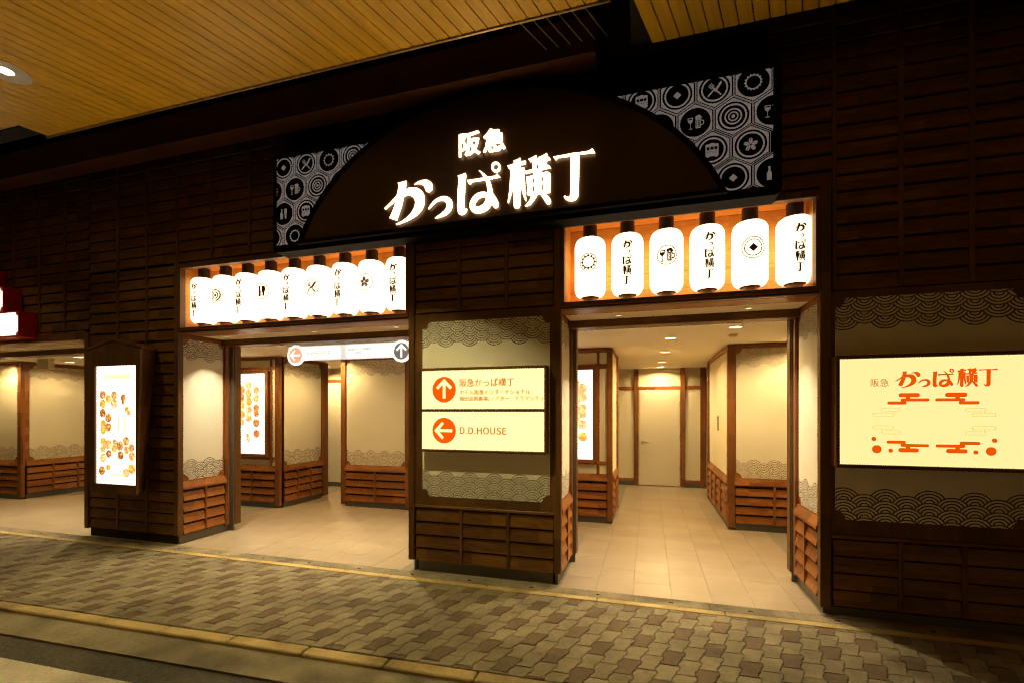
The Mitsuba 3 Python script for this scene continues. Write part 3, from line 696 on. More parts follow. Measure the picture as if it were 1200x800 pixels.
def title_char(ch, cx, cz, h):
    p = TITLE_P[ch]
    x0, z0, x1, z1 = p.bounds
    k = h / max(z1 - z0, (x1 - x0) * 0.9)
    return affinity.scale(affinity.translate(p, cx - (x0 + x1) / 2, cz - (z0 + z1) / 2), k, k, origin=(cx, cz))


def ring(cx, cz, r, w): return Point(cx, cz).buffer(r, 24).difference(Point(cx, cz).buffer(r - w, 24))


def stroke(pts, w, cap='round'): return LineString(pts).buffer(w / 2, cap_style=cap)


def icon(kind, s=1.0):
    """the round emblems, about 0.12 across at s = 1, centred on the origin"""
    if kind == 'target': g = [Point(0, 0).buffer(0.010), ring(0, 0, 0.028, 0.007), ring(0, 0, 0.047, 0.008)]
    elif kind == 'diamond': g = [affinity.rotate(sbox(-0.016, -0.016, 0.016, 0.016), 45)]
    elif kind == 'dots': g = [Polygon([(math.cos(a) * 0.040 + 0.011 * math.cos(b), math.sin(a) * 0.040 + 0.011 * math.sin(b)) for b in (a, a + 2.1, a + 4.2)]) for a in np.linspace(0, 2 * np.pi, 13)[:-1]]
    elif kind == 'saw':
        n = 15
        g = [Polygon([((0.050 if i % 2 else 0.040) * math.cos(i * math.pi / n), (0.050 if i % 2 else 0.040) * math.sin(i * math.pi / n)) for i in range(2 * n)]).difference(Point(0, 0).buffer(0.036))]
    elif kind == 'drinks':
        g = [Polygon([(-0.042, 0.030), (-0.012, 0.030), (-0.013, 0.008), (-0.024, -0.004), (-0.030, -0.004), (-0.041, 0.008)]).difference(sbox(-0.039, 0.018, -0.015, 0.026)), sbox(-0.0285, -0.034, -0.0255, 0.0), sbox(-0.037, -0.038, -0.017, -0.034),
             sbox(0.002, -0.036, 0.031, 0.022).difference(union_all([sbox(0.007 + 0.008 * i, -0.030, 0.011 + 0.008 * i, 0.012) for i in range(3)])), Point(0.008, 0.028).buffer(0.009), Point(0.020, 0.031).buffer(0.010), Point(0.029, 0.026).buffer(0.007),
             ring(0.034, -0.005, 0.016, 0.005).intersection(sbox(0.03, -0.05, 0.08, 0.05))]
    elif kind == 'cutlery':
        fork = union_all([stroke([(-0.034, -0.038), (0.012, 0.012)], 0.008), *[stroke([(0.010 + 0.007 * i - 0.007, 0.010 - 0.007 * i + 0.007), (0.026 + 0.007 * i - 0.007, 0.028 - 0.007 * i + 0.007)], 0.0045) for i in range(3)]])
        knife = union_all([stroke([(0.034, -0.038), (0.006, -0.008)], 0.008), Polygon([(0.008, -0.010), (-0.002, -0.004), (-0.030, 0.036), (-0.038, 0.040), (-0.040, 0.030), (-0.024, 0.004), (-0.006, -0.016)])])
        g = [affinity.scale(fork, -1, 1, origin=(0, 0)), affinity.scale(knife, -1, 1, origin=(0, 0))]
    elif kind == 'bottles':
        b = Polygon([(-0.030, -0.038), (-0.006, -0.038), (-0.005, 0.0), (-0.013, 0.016), (-0.013, 0.040), (-0.023, 0.040), (-0.023, 0.016), (-0.031, 0.0)])
        c = Polygon([(0.008, 0.040), (0.030, 0.040), (0.032, 0.010), (0.027, -0.010), (0.024, -0.038), (0.014, -0.038), (0.011, -0.010), (0.006, 0.010)])
        g = [b, c]
    elif kind == 'train':
        g = [sbox(-0.030, -0.030, 0.030, 0.030).buffer(0.006).difference(union_all([sbox(-0.029, 0.002, -0.014, 0.020), sbox(-0.009, 0.002, 0.009, 0.020), sbox(0.014, 0.002, 0.029, 0.020), sbox(-0.036, -0.010, 0.036, -0.007), sbox(-0.036, -0.020, 0.036, -0.018)])), sbox(-0.012, 0.037, 0.012, 0.041), sbox(-0.028, -0.042, -0.016, -0.036), sbox(0.016, -0.042, 0.028, -0.036)]
    else:  # flower
        g = [affinity.rotate(affinity.translate(affinity.scale(Point(0, 0).buffer(0.013), 0.8, 1.15), 0, 0.024), a, origin=(0, 0)).difference(affinity.rotate(sbox(-0.0015, 0.02, 0.0015, 0.04), a, origin=(0, 0))) for a in range(0, 360, 72)] + [ring(0, 0, 0.009, 0.003)]
    return affinity.scale(union_all(g), s, s, origin=(0, 0))


def lantern_print(kind):
    if kind == 'name':
        return union_all([title_char('ka', 0.004, 3.070, 0.080), title_char('tsu', 0.014, 3.006, 0.032), title_char('pa', 0.004, 2.935, 0.082), title_char('yoko', 0.002, 2.845, 0.082), title_char('cho', 0.0, 2.755, 0.074)])
    e = [ring(0, 0, 0.090, 0.0055)]
    if kind in ('diamond', 'target'): e.append(ring(0, 0, 0.070, 0.007))
    if kind == 'dots': e = [ring(0, 0, 0.080, 0.005)]
    if kind == 'drinks': e = [ring(0, 0, 0.085, 0.006)]
    return affinity.translate(union_all(e + [icon('flower' if kind == 'petals' else kind, 1.42).buffer(0.0012)]), 0, 2.945)


LEFT = ['name', 'target', 'name', 'bottles', 'name', 'cutlery', 'name', 'petals', 'name']
LLAB = ['lit white lantern with the shop name, first on the left of the nine', 'lit white lantern with concentric rings, second from the left in the middle niche', 'lit white lantern with the shop name, between the rings and the bottles lanterns',
        'lit white lantern printed with two bottles', 'lit white lantern with the shop name, between the bottles and the cutlery lanterns', 'lit white lantern printed with a crossed knife and fork', 'lit white lantern with the shop name, between cutlery and petals lanterns',
        'lit white lantern printed with an emblem of petals in a ring', 'lit white name lantern beside the centre pillar, last of the nine']
for i, (kd, lb) in enumerate(zip(LEFT, LLAB)):
    lantern(-5.198 + 0.3338 * i, kd, lb, 'paper lanterns in the left niche')
RIGHT = ['dots', 'name', 'drinks', 'name', 'diamond', 'name']
RLAB = ['lit white lantern with a ring of small dots, first in the six lantern niche', 'lit white lantern with the shop name, between the dot ring and the drinks lanterns', 'lit white lantern printed with a wine glass and a beer mug',
        'lit white lantern with the shop name, between the drinks and the diamond lanterns', 'lit white lantern with a dark diamond inside two rings', 'lit white name lantern, last on the right in the six lantern niche']
for i, (kd, lb) in enumerate(zip(RIGHT, RLAB)):
    lantern(-0.525 + 0.3390 * i, kd, lb, 'paper lanterns in the right niche')

# ------------------------------------------------------------------ the big arched sign
MS = thing('shop_sign', 'wide dark arched shop sign with glowing white Japanese lettering, between two patterned corners', 'sign')
rect = sbox(-3.815, 3.262, 0.985, 4.300)
rr = rect.buffer(-0.05).buffer(0.05)
put(MS, 'backing', wallprint(rr, 4.19, 0.165), 'sign_black')
rim = rr.difference(sbox(-3.775, 3.335, 0.925, 4.25))
put(MS, 'rim', wallprint(rim, 4.026, 0.012), 'sign_black')
ell = affinity.scale(Point(-1.434, 2.763).buffer(1.0, 90), 2.131, 1.729)
arch = ell.intersection(sbox(-5, 3.300, 3, 4.6))
put(MS, 'arch_edge', wallprint(arch.difference(arch.buffer(-0.035)), 4.012, 0.062), 'sign_black')
put(MS, 'arch_board', wallprint(arch.buffer(-0.03), 4.012, 0.046), 'sign_brown')
area = sbox(-3.775, 3.335, 0.925, 4.25)
outside = area.difference(ell.buffer(0.012))
pat = []


def cell(cx, cz, kind):
    hexa = Polygon([(cx + 0.1405 / 0.866 * math.cos(a), cz + 0.1405 / 0.866 * math.sin(a)) for a in np.radians(np.arange(30, 390, 60))])
    inner = hexa.buffer(-0.014)
    r1 = 0.112 if kind not in ('diamond', 'train', 'flower') else 0.106
    body = [inner.difference(Point(cx, cz).buffer(0.116, 24)), affinity.translate(icon(kind, 1.36), cx, cz)]
    if kind in ('diamond', 'train', 'flower', 'target', 'cutlery'): body.append(ring(cx, cz, 0.100, 0.013))
    pat.append(union_all(body)); pat.append(hexa.buffer(-0.0015).difference(hexa.buffer(-0.0050)))


RK = {(0, 0): 'diamond', (1, 0): 'cutlery', (2, 0): 'saw', (-1, 0): 'train', (-2, 0): 'bottles', (-1, 1): 'saw', (0, 1): 'drinks', (1, 1): 'target', (2, 1): 'drinks', (0, 2): 'flower', (1, 2): 'train', (2, 2): 'flower', (0, 3): 'saw', (1, 3): 'diamond', (2, 3): 'bottles'}
for (i, j), kd in RK.items():
    cell(0.225 + 0.281 * i + (0.137 if j % 2 else 0) - (0.281 if j == 2 else 0) + (0.281 if j == 2 else 0) - (0.0185 if j == 2 else 0), 4.168 - 0.2433 * j, kd)
LK = {(0, 0): 'diamond', (1, 0): 'cutlery', (2, 0): 'dots', (3, 0): 'target', (4, 0): 'bottles', (-1, 1): 'dots', (0, 1): 'drinks', (1, 1): 'target', (2, 1): 'train', (0, 2): 'bottles', (1, 2): 'train', (2, 2): 'saw', (-1, 3): 'flower', (0, 3): 'saw', (1, 3): 'diamond'}
for (i, j), kd in LK.items():
    cell(-3.690 + 0.281 * i + (0.143 if j % 2 else 0), 4.152 - 0.2433 * j, kd)
pt = union_all(pat).intersection(outside)
lft, rgt = pt.intersection(sbox(-5, 0, -1.4, 6)), pt.intersection(sbox(-1.4, 0, 5, 6))
put(MS, 'patterned_corner', wallprint(lft, 4.0255, 0.0035), 'pattern_grey', emit=(0.095, 0.09, 0.09), weight=0.05, label='grey honeycomb pattern of food and train emblems, left of the arch')
put(MS, 'patterned_corner', wallprint(rgt, 4.0255, 0.0035), 'pattern_grey', emit=(0.095, 0.09, 0.09), weight=0.05, label='grey honeycomb pattern of food and train emblems, right of the arch')
L_LETTER = np.array([3.9, 2.65, 1.35])
for ch in ('ka', 'tsu', 'pa', 'yoko', 'cho'):
    p = TITLE_P[ch]
    put(MS, 'letter', wallprint(p.buffer(-0.002), 3.950, 0.012), 'lit_white', emit=L_LETTER)
for ch, xa, xb, za, zb in (('阪b', -1.665, -1.452, 3.905, 4.128), ('急b', -1.432, -1.213, 3.905, 4.122)):
    p = polys(GLYPHS[ch][1])
    x0, z0, x1, z1 = p.bounds
    p = affinity.translate(affinity.scale(affinity.translate(p, -x0, -z0), (xb - xa) / (x1 - x0), (zb - za) / (z1 - z0), origin=(0, 0)), xa, za)
    put(MS, 'letter', wallprint(p.buffer(-0.002), 3.945, 0.008), 'lit_white', emit=L_LETTER)

# ------------------------------------------------------------------ lit signs on the front


def fit(shape, x0, x1, z0, z1):
    a, b, c, d = shape.bounds
    k = (x1 - x0) / (c - a)
    kz = (z1 - z0) / (d - b)
    return affinity.affine_transform(shape, [k, 0, 0, kz, x0 - a * k, z0 - b * kz])


DS = thing('direction_sign', 'two-part lit direction sign with orange arrow discs on the centre pillar', 'sign')
X0, X1, Z0, Z1 = -2.140, -0.878, 1.206, 2.012
put(DS, 'casing', box(X0 + 0.01, X1 - 0.01, 4.125, 4.197, Z0 + 0.01, Z1 - 0.01), 'recess_wood')
put(DS, 'frame', join([cbox(X0, X1, 4.085, 4.196, Z1 - 0.024, Z1), cbox(X0, X1, 4.085, 4.196, Z0, Z0 + 0.024), cbox(X0, X0 + 0.022, 4.086, 4.196, Z0 + 0.024, Z1 - 0.024), cbox(X1 - 0.022, X1, 4.086, 4.196, Z0 + 0.024, Z1 - 0.024), cbox(X0 + 0.022, X1 - 0.022, 4.087, 4.19, 1.593, 1.617)]), 'facade_post_wood')
for za, zb, lb in ((1.618, Z1 - 0.025, 'upper light pane with an upward arrow'), (Z0 + 0.025, 1.592, 'lower light pane with an arrow to the left')):
    put(DS, 'light_pane', box(X0 + 0.023, X1 - 0.023, 4.100, 4.12, za, zb), 'lit_white', label=lb, emit=L_SIGN)


def arrow(cx, cz, s, deg):
    a = union_all([stroke([(0, -0.085), (0, 0.085)], 0.030, 'flat'), Polygon([(0, 0.105), (0.085, 0.022), (0.064, 0.000), (0, 0.062), (-0.064, 0.000), (-0.085, 0.022)])])
    return affinity.translate(affinity.scale(affinity.rotate(a, deg, origin=(0, 0)), s, s, origin=(0, 0)), cx, cz)


for cz, dg in ((1.804, 0), (1.412, 90)):
    put(DS, 'arrow_disc', wallprint(Point(-1.882, cz).buffer(0.122, 32).difference(arrow(-1.882, cz, 1.0, dg)), 4.0985, 0.0015), 'orange_film', label='orange disc with a white arrow')
lines = [fit(text('阪急かっぱ横丁', 0.07), -1.721, -1.185, 1.828, 1.905), fit(text('ホテル阪急インターナショナル', 0.05), -1.721, -1.030, 1.752, 1.800), fit(text('梅田芸術劇場/シアター・ドラマシティ', 0.05), -1.721, -0.905, 1.690, 1.738)]
put(DS, 'lettering', wallprint(lines[0].buffer(0.001), 4.0985, 0.0012), 'sign_text_film')
put(DS, 'lettering', wallprint(lines[1].buffer(0.0007), 4.0985, 0.0012), 'sign_text_film')
put(DS, 'lettering', wallprint(lines[2].buffer(0.0007), 4.0985, 0.0012), 'sign_text_film')
put(DS, 'lettering', wallprint(fit(text('D.D.HOUSE', 0.07).buffer(0.0016), -1.721, -1.256, 1.380, 1.448), 4.0985, 0.0012), 'sign_text_film')

PO = thing('lit_poster', 'wide pale yellow lit poster with orange clouds and lettering on the right wall', 'poster')
X0, X1, Z0, Z1 = 1.362, 2.590, 1.172, 2.016
put(PO, 'frame', join([cbox(X0, X1, 4.060, 4.194, Z1 - 0.026, Z1), cbox(X0, X1, 4.060, 4.194, Z0, Z0 + 0.026), cbox(X0, X0 + 0.024, 4.061, 4.194, Z0 + 0.026, Z1 - 0.026), cbox(X1 - 0.024, X1, 4.061, 4.194, Z0 + 0.026, Z1 - 0.026)]), 'facade_post_wood')
put(PO, 'light_pane', box(X0 + 0.025, X1 - 0.025, 4.080, 4.10, Z0 + 0.027, Z1 - 0.027), 'lit_white', emit=L_SIGN * [0.98, 0.95, 0.92])
YP = 4.0785
whole = union_all(list(TITLE_P.values()))
put(PO, 'lettering', wallprint(fit(whole, 1.742, 2.345, 1.768, 1.905), YP, 0.0012), 'orange_film')
put(PO, 'lettering', wallprint(fit(text('阪急', 0.07), 1.588, 1.702, 1.780, 1.838), YP, 0.0012), 'sign_text_film')


def pill(z, x0, x1, h): return LineString([(x0 + h / 2, z), (x1 - h / 2, z)]).buffer(h / 2)


mir = lambda g: affinity.scale(g, -1, 1, origin=(1.967, 0))
tl = union_all([pill(1.715, 1.763, 1.892, 0.030), pill(1.680, 1.775, 1.950, 0.022), pill(1.658, 1.693, 1.812, 0.022), sbox(1.806, 1.676, 1.832, 1.716), sbox(1.778, 1.656, 1.808, 1.684)])
bl = union_all([pill(1.370, 1.689, 1.807, 0.022), pill(1.348, 1.775, 1.947, 0.022), pill(1.313, 1.761, 1.886, 0.030), sbox(1.806, 1.312, 1.832, 1.350), sbox(1.776, 1.345, 1.806, 1.372)])
dots = union_all([Point(1.608, 1.392).buffer(0.015), Point(1.627, 1.316).buffer(0.030), Point(1.714, 1.307).buffer(0.014)])
for g in (tl, mir(tl), bl, mir(bl)):
    put(PO, 'cloud', wallprint(g, YP, 0.0012), 'orange_film')
for g in dots.geoms:
    put(PO, 'dot', wallprint(g, YP, 0.0012), 'orange_film')
    put(PO, 'dot', wallprint(mir(g), YP, 0.0012), 'orange_film')
ol = []
for cz in (1.590, 1.460):
    s = 1 if cz > 1.5 else -1
    a = union_all([pill(cz + 0.018 * s, 1.655, 1.775, 0.026), pill(cz - 0.018 * s, 1.600, 1.735, 0.026), sbox(1.665, cz - 0.02, 1.685, cz + 0.02)])
    ol += [a.difference(a.buffer(-0.003))]
ol = union_all(ol)
put(PO, 'cloud_outline', wallprint(union_all([ol, mir(ol)]), YP, 0.0012), 'faint_film')

# the tapered menu light box on the left wall
MB = thing('menu_light_box', 'tapered wooden light box with a glowing white food menu, hung on the left timber wall', 'light box')


def loft(bottom, top):
    n = len(bottom)
    v = np.array(list(bottom) + list(top), float)
    f = [[i, (i + 1) % n, (i + 1) % n + n] for i in range(n)] + [[i, (i + 1) % n + n, i + n] for i in range(n)]
    f += [[0, i + 1, i] for i in range(1, n - 1)] + [[n, n + i, n + i + 1] for i in range(1, n - 1)]
    m = trimesh.Trimesh(v, np.array(f), process=False)
    if m.volume < 0: m.invert()
    return m


zb, zt = 0.635, 2.315
put(MB, 'case', loft([(-6.40, 3.925, zb), (-5.63, 3.925, zb), (-5.93, 4.195, zb), (-6.10, 4.195, zb)], [(-6.43, 3.925, zt), (-5.565, 3.925, zt), (-5.73, 4.195, zt), (-6.27, 4.195, zt)]), 'facade_post_wood')
fx0, fx1, px0, px1, pz0, pz1 = -6.41, -5.60, -6.300, -5.636, 0.742, 2.128
fr = Polygon([(-6.40, zb), (-5.63, zb), (-5.565, zt), (-5.995, 2.415), (-6.43, zt)]).difference(sbox(px0, pz0, px1, pz1))
put(MB, 'front_frame', wallprint(fr, 3.925, 0.028), 'facade_post_wood')
put(MB, 'cap', join([loft([(-6.46, 3.885, zt - 0.002), (-5.995, 3.885, 2.418), (-5.995, 4.197, 2.40), (-6.30, 4.197, zt - 0.002)], [(-6.46, 3.885, zt + 0.03), (-5.995, 3.885, 2.45), (-5.995, 4.197, 2.432), (-6.30, 4.197, zt + 0.03)]),
                     loft([(-5.995, 3.885, 2.418), (-5.53, 3.885, zt - 0.002), (-5.70, 4.197, zt - 0.002), (-5.995, 4.197, 2.40)], [(-5.995, 3.885, 2.45), (-5.53, 3.885, zt + 0.03), (-5.70, 4.197, zt + 0.03), (-5.995, 4.197, 2.432)])]), 'facade_post_wood')
put(MB, 'light_pane', box(px0, px1, 3.916, 3.9245, pz0, pz1), 'lit_white', emit=np.array([1.55, 1.40, 1.05]))


def discs(spots, x0, z0, x1, z1, y):
    """round pictures at fractions of the sheet"""
    out = []
    for a, b, r in spots:
        out.append(Point(x0 + (x1 - x0) * a, z1 + (z0 - z1) * b).buffer(r * 1.1, 10))
    return out


ST = [(.16, .245, .045), (.30, .28, .042), (.44, .25, .042), (.16, .32, .045), (.44, .32, .048), (.16, .40, .046), (.30, .44, .045), (.17, .49, .04), (.30, .52, .046), (.17, .545, .042), (.30, .665, .05), (.17, .64, .04), (.17, .70, .044), (.17, .78, .046), (.31, .745, .04), (.44, .70, .04), (.46, .645, .03),
      (.58, .675, .05), (.60, .755, .044), (.73, .635, .046), (.74, .71, .04), (.86, .69, .04), (.88, .76, .046), (.14, .89, .046), (.73, .90, .046), (.87, .865, .05), (.30, .86, .03), (.66, .27, .035), (.66, .31, .02), (.75, .37, .03), (.80, .40, .025)]
for s in discs(ST, px0, pz0, px1, pz1, 0):
    put(MB, 'food_picture', wallprint(s, 3.9145, 0.001), f'food_film_{rng.randrange(5)}')
lay = [sbox(px0 + 0.14 + 0.052 * k, 1.985, px0 + 0.18 + 0.052 * k, 2.018).difference(sbox(px0 + 0.148 + 0.052 * k, 1.995, px0 + 0.172 + 0.052 * k, 2.008)) for k in range(8)] + [sbox(px0 + 0.02, 1.955, px1 - 0.02, 1.958)] + [sbox(px0 + 0.36 + 0.1 * k, 1.36, px0 + 0.372 + 0.1 * k, 1.52) for k in range(2)] + [sbox(px0 + 0.25 + 0.1 * k, 0.845, px0 + 0.32 + 0.1 * k, 0.860) for k in range(2)]
put(MB, 'small_print', wallprint(union_all(lay), 3.9145, 0.001), 'faint_film')

# stepped red lantern boxes at the left edge
for x0, x1, za, zb2, lb in ((-9.75, -7.872, 2.560, 2.895, 'lowest and widest of the stepped red box lanterns on the left wall'), (-9.45, -8.180, 2.900, 3.238, 'middle box of the stepped red box lanterns on the left wall'), (-9.15, -8.50, 3.243, 3.51, 'topmost and smallest of the stepped red box lanterns on the left wall')):
    r = thing('box_lantern', lb, 'lit sign', 'stepped red box lanterns')
    put(r, 'case', cbox(x0, x1, 4.0, 4.195, za, zb2, 0.003), 'red_lacquer')
    s = sbox(x0 + 0.018, za + 0.022, x1 - 0.012, zb2 - 0.018)
    a, b, c, d = s.bounds
    s = s.difference(union_all([Point(x, z).buffer(0.045, 10) for x in (a, c) for z in (b, d)]))
    put(r, 'light_pane', wallprint(s, 3.999, 0.006), 'lit_white', emit=np.array([1.7, 1.55, 1.2]))

# the hanging direction sign inside the middle opening
HS = thing('hanging_sign', 'lit white direction sign hanging in the middle opening, an arrow disc at each end', 'sign')
put(HS, 'backing', box(-4.78, -2.88, 5.31, 5.325, 2.285, 2.50), 'white_enamel', emit=np.array([0.62, 0.62, 0.60]))
for x in (-4.5, -3.2):
    put(HS, 'hanger', trimesh.creation.cylinder(0.006, segment=[(x, 5.317, 2.49), (x, 5.317, 2.51)], sections=8), 'chrome')
put(HS, 'rail', box(-4.79, -2.87, 5.288, 5.34, 2.478, 2.497), 'chrome')
for x0, x1, zc in ((-4.60, -3.92, 2.385), (-3.88, -3.06, 2.385)):
    put(HS, 'light_pane', wallprint(sbox(x0 + 0.06, zc - 0.045, x1 - 0.06, zc + 0.045).buffer(0.028), 5.308, 0.012), 'lit_white', emit=np.array([1.15, 1.12, 1.02]))
put(HS, 'lettering', wallprint(fit(text('D.D.HOUSE', 0.06), -4.46, -4.10, 2.362, 2.402), 5.295, 0.001), 'grey_film')
put(HS, 'lettering', wallprint(fit(text('阪急かっぱ横丁', 0.05), -3.82, -3.45, 2.392, 2.425), 5.295, 0.001), 'grey_film')
put(HS, 'lettering', wallprint(fit(text('ホテル阪急インターナショナル', 0.04), -3.84, -3.18, 2.350, 2.376), 5.295, 0.001), 'grey_film')
for x, dg, f in ((-4.641, 90, 'muted_film'), (-3.017, 0, 'grey_film')):
    put(HS, 'arrow_disc', wallprint(Point(x, 2.358).buffer(0.138, 32), 5.300, 0.02), 'lit_white', emit=np.array([1.25, 1.2, 1.1]))
    put(HS, 'arrow', wallprint(Point(x, 2.358).buffer(0.105, 32).difference(arrow(x, 2.358, 0.92, dg)), 5.2785, 0.001), f)

# ------------------------------------------------------------------ inside: partition blocks, rear walls, ceiling


def wainscot(holder, f, u0, u1, cols, z1=0.60, name='wainscot'):
    w = put(holder, name, f(box(u0, u1, -0.01, 0.0, 0.09, z1)), 'recess_wood')
    clapboards(w, f, np.linspace(u0, u1, cols + 1), 0.095, z1 - 0.012, 4, proud=0.032, mat='hall_wood', bmat='hall_post_wood', batten=0.03, bproud=0.036, gap=0.026)
    put(holder, name + '_rail', f(prism([(0.0, z1), (0.036, z1), (0.036, z1 + 0.02), (0.012, z1 + 0.095), (0.0, z1 + 0.095)], u0, u1, 0)), 'hall_wood')
    put(holder, name + '_plinth', f(box(u0, u1, -0.01, 0.006, 0.0, 0.09)), 'plinth_metal')


def postm(holder, f, u0, u1, z0=0.03, z1=2.485, w=0.03):
    put(holder, 'post', f(cbox(u0, u1, -0.03, w, z0, z1, 0.004)), 'hall_post_wood')


def raill(holder, f, u0, u1, z0, z1, w=0.022):
    put(holder, 'rail', f(cbox(u0, u1, -0.02, w, z0, z1, 0.004)), 'hall_wood')


def creamp(holder, f, u0, u1, z0, z1, label=None, mat='cream_cloth'):
    put(holder, 'panel', f(box(u0, u1, -0.01, 0.003, z0, z1)), mat, label=label)


def menu(x0, x1, z0, z1, y, spots, label):
    m = thing('menu_poster', label, 'poster')
    put(m, 'frame', join([cbox(x0 - 0.05, x1 + 0.06, y - 0.02, y + 0.045, z1, z1 + 0.05), cbox(x0 - 0.05, x1 + 0.06, y - 0.02, y + 0.045, z0 - 0.05, z0), cbox(x0 - 0.05, x0, y - 0.019, y + 0.045, z0, z1), cbox(x1, x1 + 0.06, y - 0.019, y + 0.045, z0, z1)]), 'hall_post_wood')
    put(m, 'light_pane', box(x0, x1, y + 0.012, y + 0.03, z0, z1), 'lit_white', emit=np.array([1.5, 1.38, 1.12]))
    for s in discs(spots, x0, z0, x1, z1, 0):
        put(m, 'food_picture', wallprint(s, y + 0.0105, 0.001), f'food_film_{rng.randrange(5)}')


HEX = [(.22, .20, .062), (.44, .145, .062), (.69, .205, .06), (.44, .25, .066), (.21, .30, .066), (.69, .305, .062), (.45, .35, .064), (.22, .40, .06), (.69, .43, .056), (.45, .455, .062), (.22, .51, .066), (.69, .50, .052), (.45, .555, .062), (.22, .612, .056), (.69, .615, .060), (.70, .75, .060), (.02, .16, .05), (.02, .37, .05), (.02, .55, .05), (.02, .65, .04), (.16, .78, .035), (.42, .775, .035), (.45, .825, .035)]

# block behind the middle opening, left
A = thing('partition_block', 'timber and cream partition block left behind the middle opening, with a glowing menu poster', 'partition')
put(A, 'core', box(-7.8, -5.825, 6.275, 7.38, 0.05, 2.49), 'recess_wood')
f = Face((-7.8, 6.27), (1, 0), (0, -1))
put(A, 'backing', f(box(0, 1.97, -0.005, 0.0, 0.6, 2.49)), 'cream_cloth')
wainscot(A, f, 0.0, 1.90, 4)
postm(A, f, 1.90, 1.99); postm(A, f, 1.79, 1.83, 0.70, 2.49, 0.018)
for z in (2.44, 2.285, 0.79): raill(A, f, 0.0, 1.90, z, z + 0.045, 0.018)
menu(-6.72, -6.074, 0.885, 2.222, 6.225, HEX, 'glowing white menu poster with food pictures, inside the middle opening')
f = Face((-5.80, 6.27), (0, 1), (1, 0))
put(A, 'side_backing', f(box(0.06, 1.08, -0.02, 0.0, 0.6, 2.49)), 'hall_wood')
wainscot(A, f, 0.05, 0.98, 3, name='side_wainscot')
wave_sheet(A, f, 0.06, 0.96, 0.70, 2.44, 'wave_hall', name='side_panel')
postm(A, f, 0.98, 1.13, 0.03, 2.49, 0.035)

# block behind the centre pillar
Bk = thing('partition_block', 'long partition block inside between the two lantern entrances, wave panel on its left part', 'partition')
put(Bk, 'core', box(-4.93, -0.53, 6.75, 7.78, 0.05, 2.49), 'recess_wood')
f = Face((0, 6.74), (1, 0), (0, -1))
put(Bk, 'backing', f(box(-4.93, -0.52, -0.008, 0.0, 0.6, 2.49)), 'hall_wood')
wainscot(Bk, f, -4.90, -3.76, 2)
wainscot(Bk, f, -3.70, -0.56, 6)
for a, b in ((-4.98, -4.89), (-3.77, -3.69), (-0.565, -0.49), (-1.88, -1.82)): postm(Bk, f, a, b)
wave_sheet(Bk, f, -4.875, -3.785, 0.70, 2.44, 'wave_hall')
wave_sheet(Bk, f, -3.67, -1.90, 0.70, 2.44, 'wave_hall')
creamp(Bk, f, -0.672, -0.57, 0.88, 2.2); creamp(Bk, f, -1.80, -0.71, 2.27, 2.43); creamp(Bk, f, -0.672, -0.57, 2.27, 2.43); creamp(Bk, f, -1.80, -0.71, 0.70, 0.83); creamp(Bk, f, -0.672, -0.57, 0.70, 0.83)
for z in (2.44, 2.215, 0.835): raill(Bk, f, -1.82, -0.565, z, z + 0.045, 0.02)
postm(Bk, f, -0.71, -0.672, 0.70, 2.48, 0.018)
menu(-1.72, -0.762, 0.905, 2.19, 6.70, [(a * .45 + .06 + .47 * k, b, r) for a, b, r in HEX for k in (0, 1)] , 'glowing white menu poster seen at the left of the right opening')
f = Face((-0.50, 6.74), (0, 1), (1, 0))
put(Bk, 'side_backing', f(box(0.03, 1.04, -0.025, 0.0, 0.6, 2.49)), 'cream_cloth')
wainscot(Bk, f, 0.03, 0.96, 3, name='side_wainscot')
postm(Bk, f, 0.96, 1.06, 0.03, 2.49, 0.03)
raill(Bk, f, 0.03, 0.96, 2.44, 2.485, 0.02)

# block on the right
R = thing('partition_block', 'partition block on the right inside the right opening, wave-printed panel over slatted wood', 'partition')
put(R, 'core', box(1.06, 3.4, 6.87, 9.05, 0.05, 2.49), 'recess_wood')
f = Face((0, 6.86), (1, 0), (0, -1))
put(R, 'backing', f(box(1.06, 3.4, -0.008, 0.0, 0.6, 2.49)), 'hall_wood')
wainscot(R, f, 1.11, 2.07, 2); wainscot(R, f, 2.13, 3.4, 3)
postm(R, f, 1.02, 1.115); postm(R, f, 2.05, 2.13)
wave_sheet(R, f, 1.13, 2.04, 0.70, 2.43, 'wave_hall')
raill(R, f, 1.115, 2.05, 2.455, 2.488)
f = Face((1.045, 6.86), (0, 1), (-1, 0))
put(R, 'side_backing', f(box(0.03, 2.18, -0.02, 0.0, 0.6, 2.49)), 'hall_wood')
wainscot(R, f, 0.06, 2.12, 4, name='side_wainscot')
creamp(R, f, 0.09, 2.06, 0.71, 2.42); postm(R, f, 2.08, 2.18); raill(R, f, 0.06, 2.12, 2.44, 2.488)
put(R, 'notice', f(box(0.95, 1.06, 0.003, 0.009, 1.30, 1.52)), 'plinth_metal', label='small dark plate on the cream side panel')

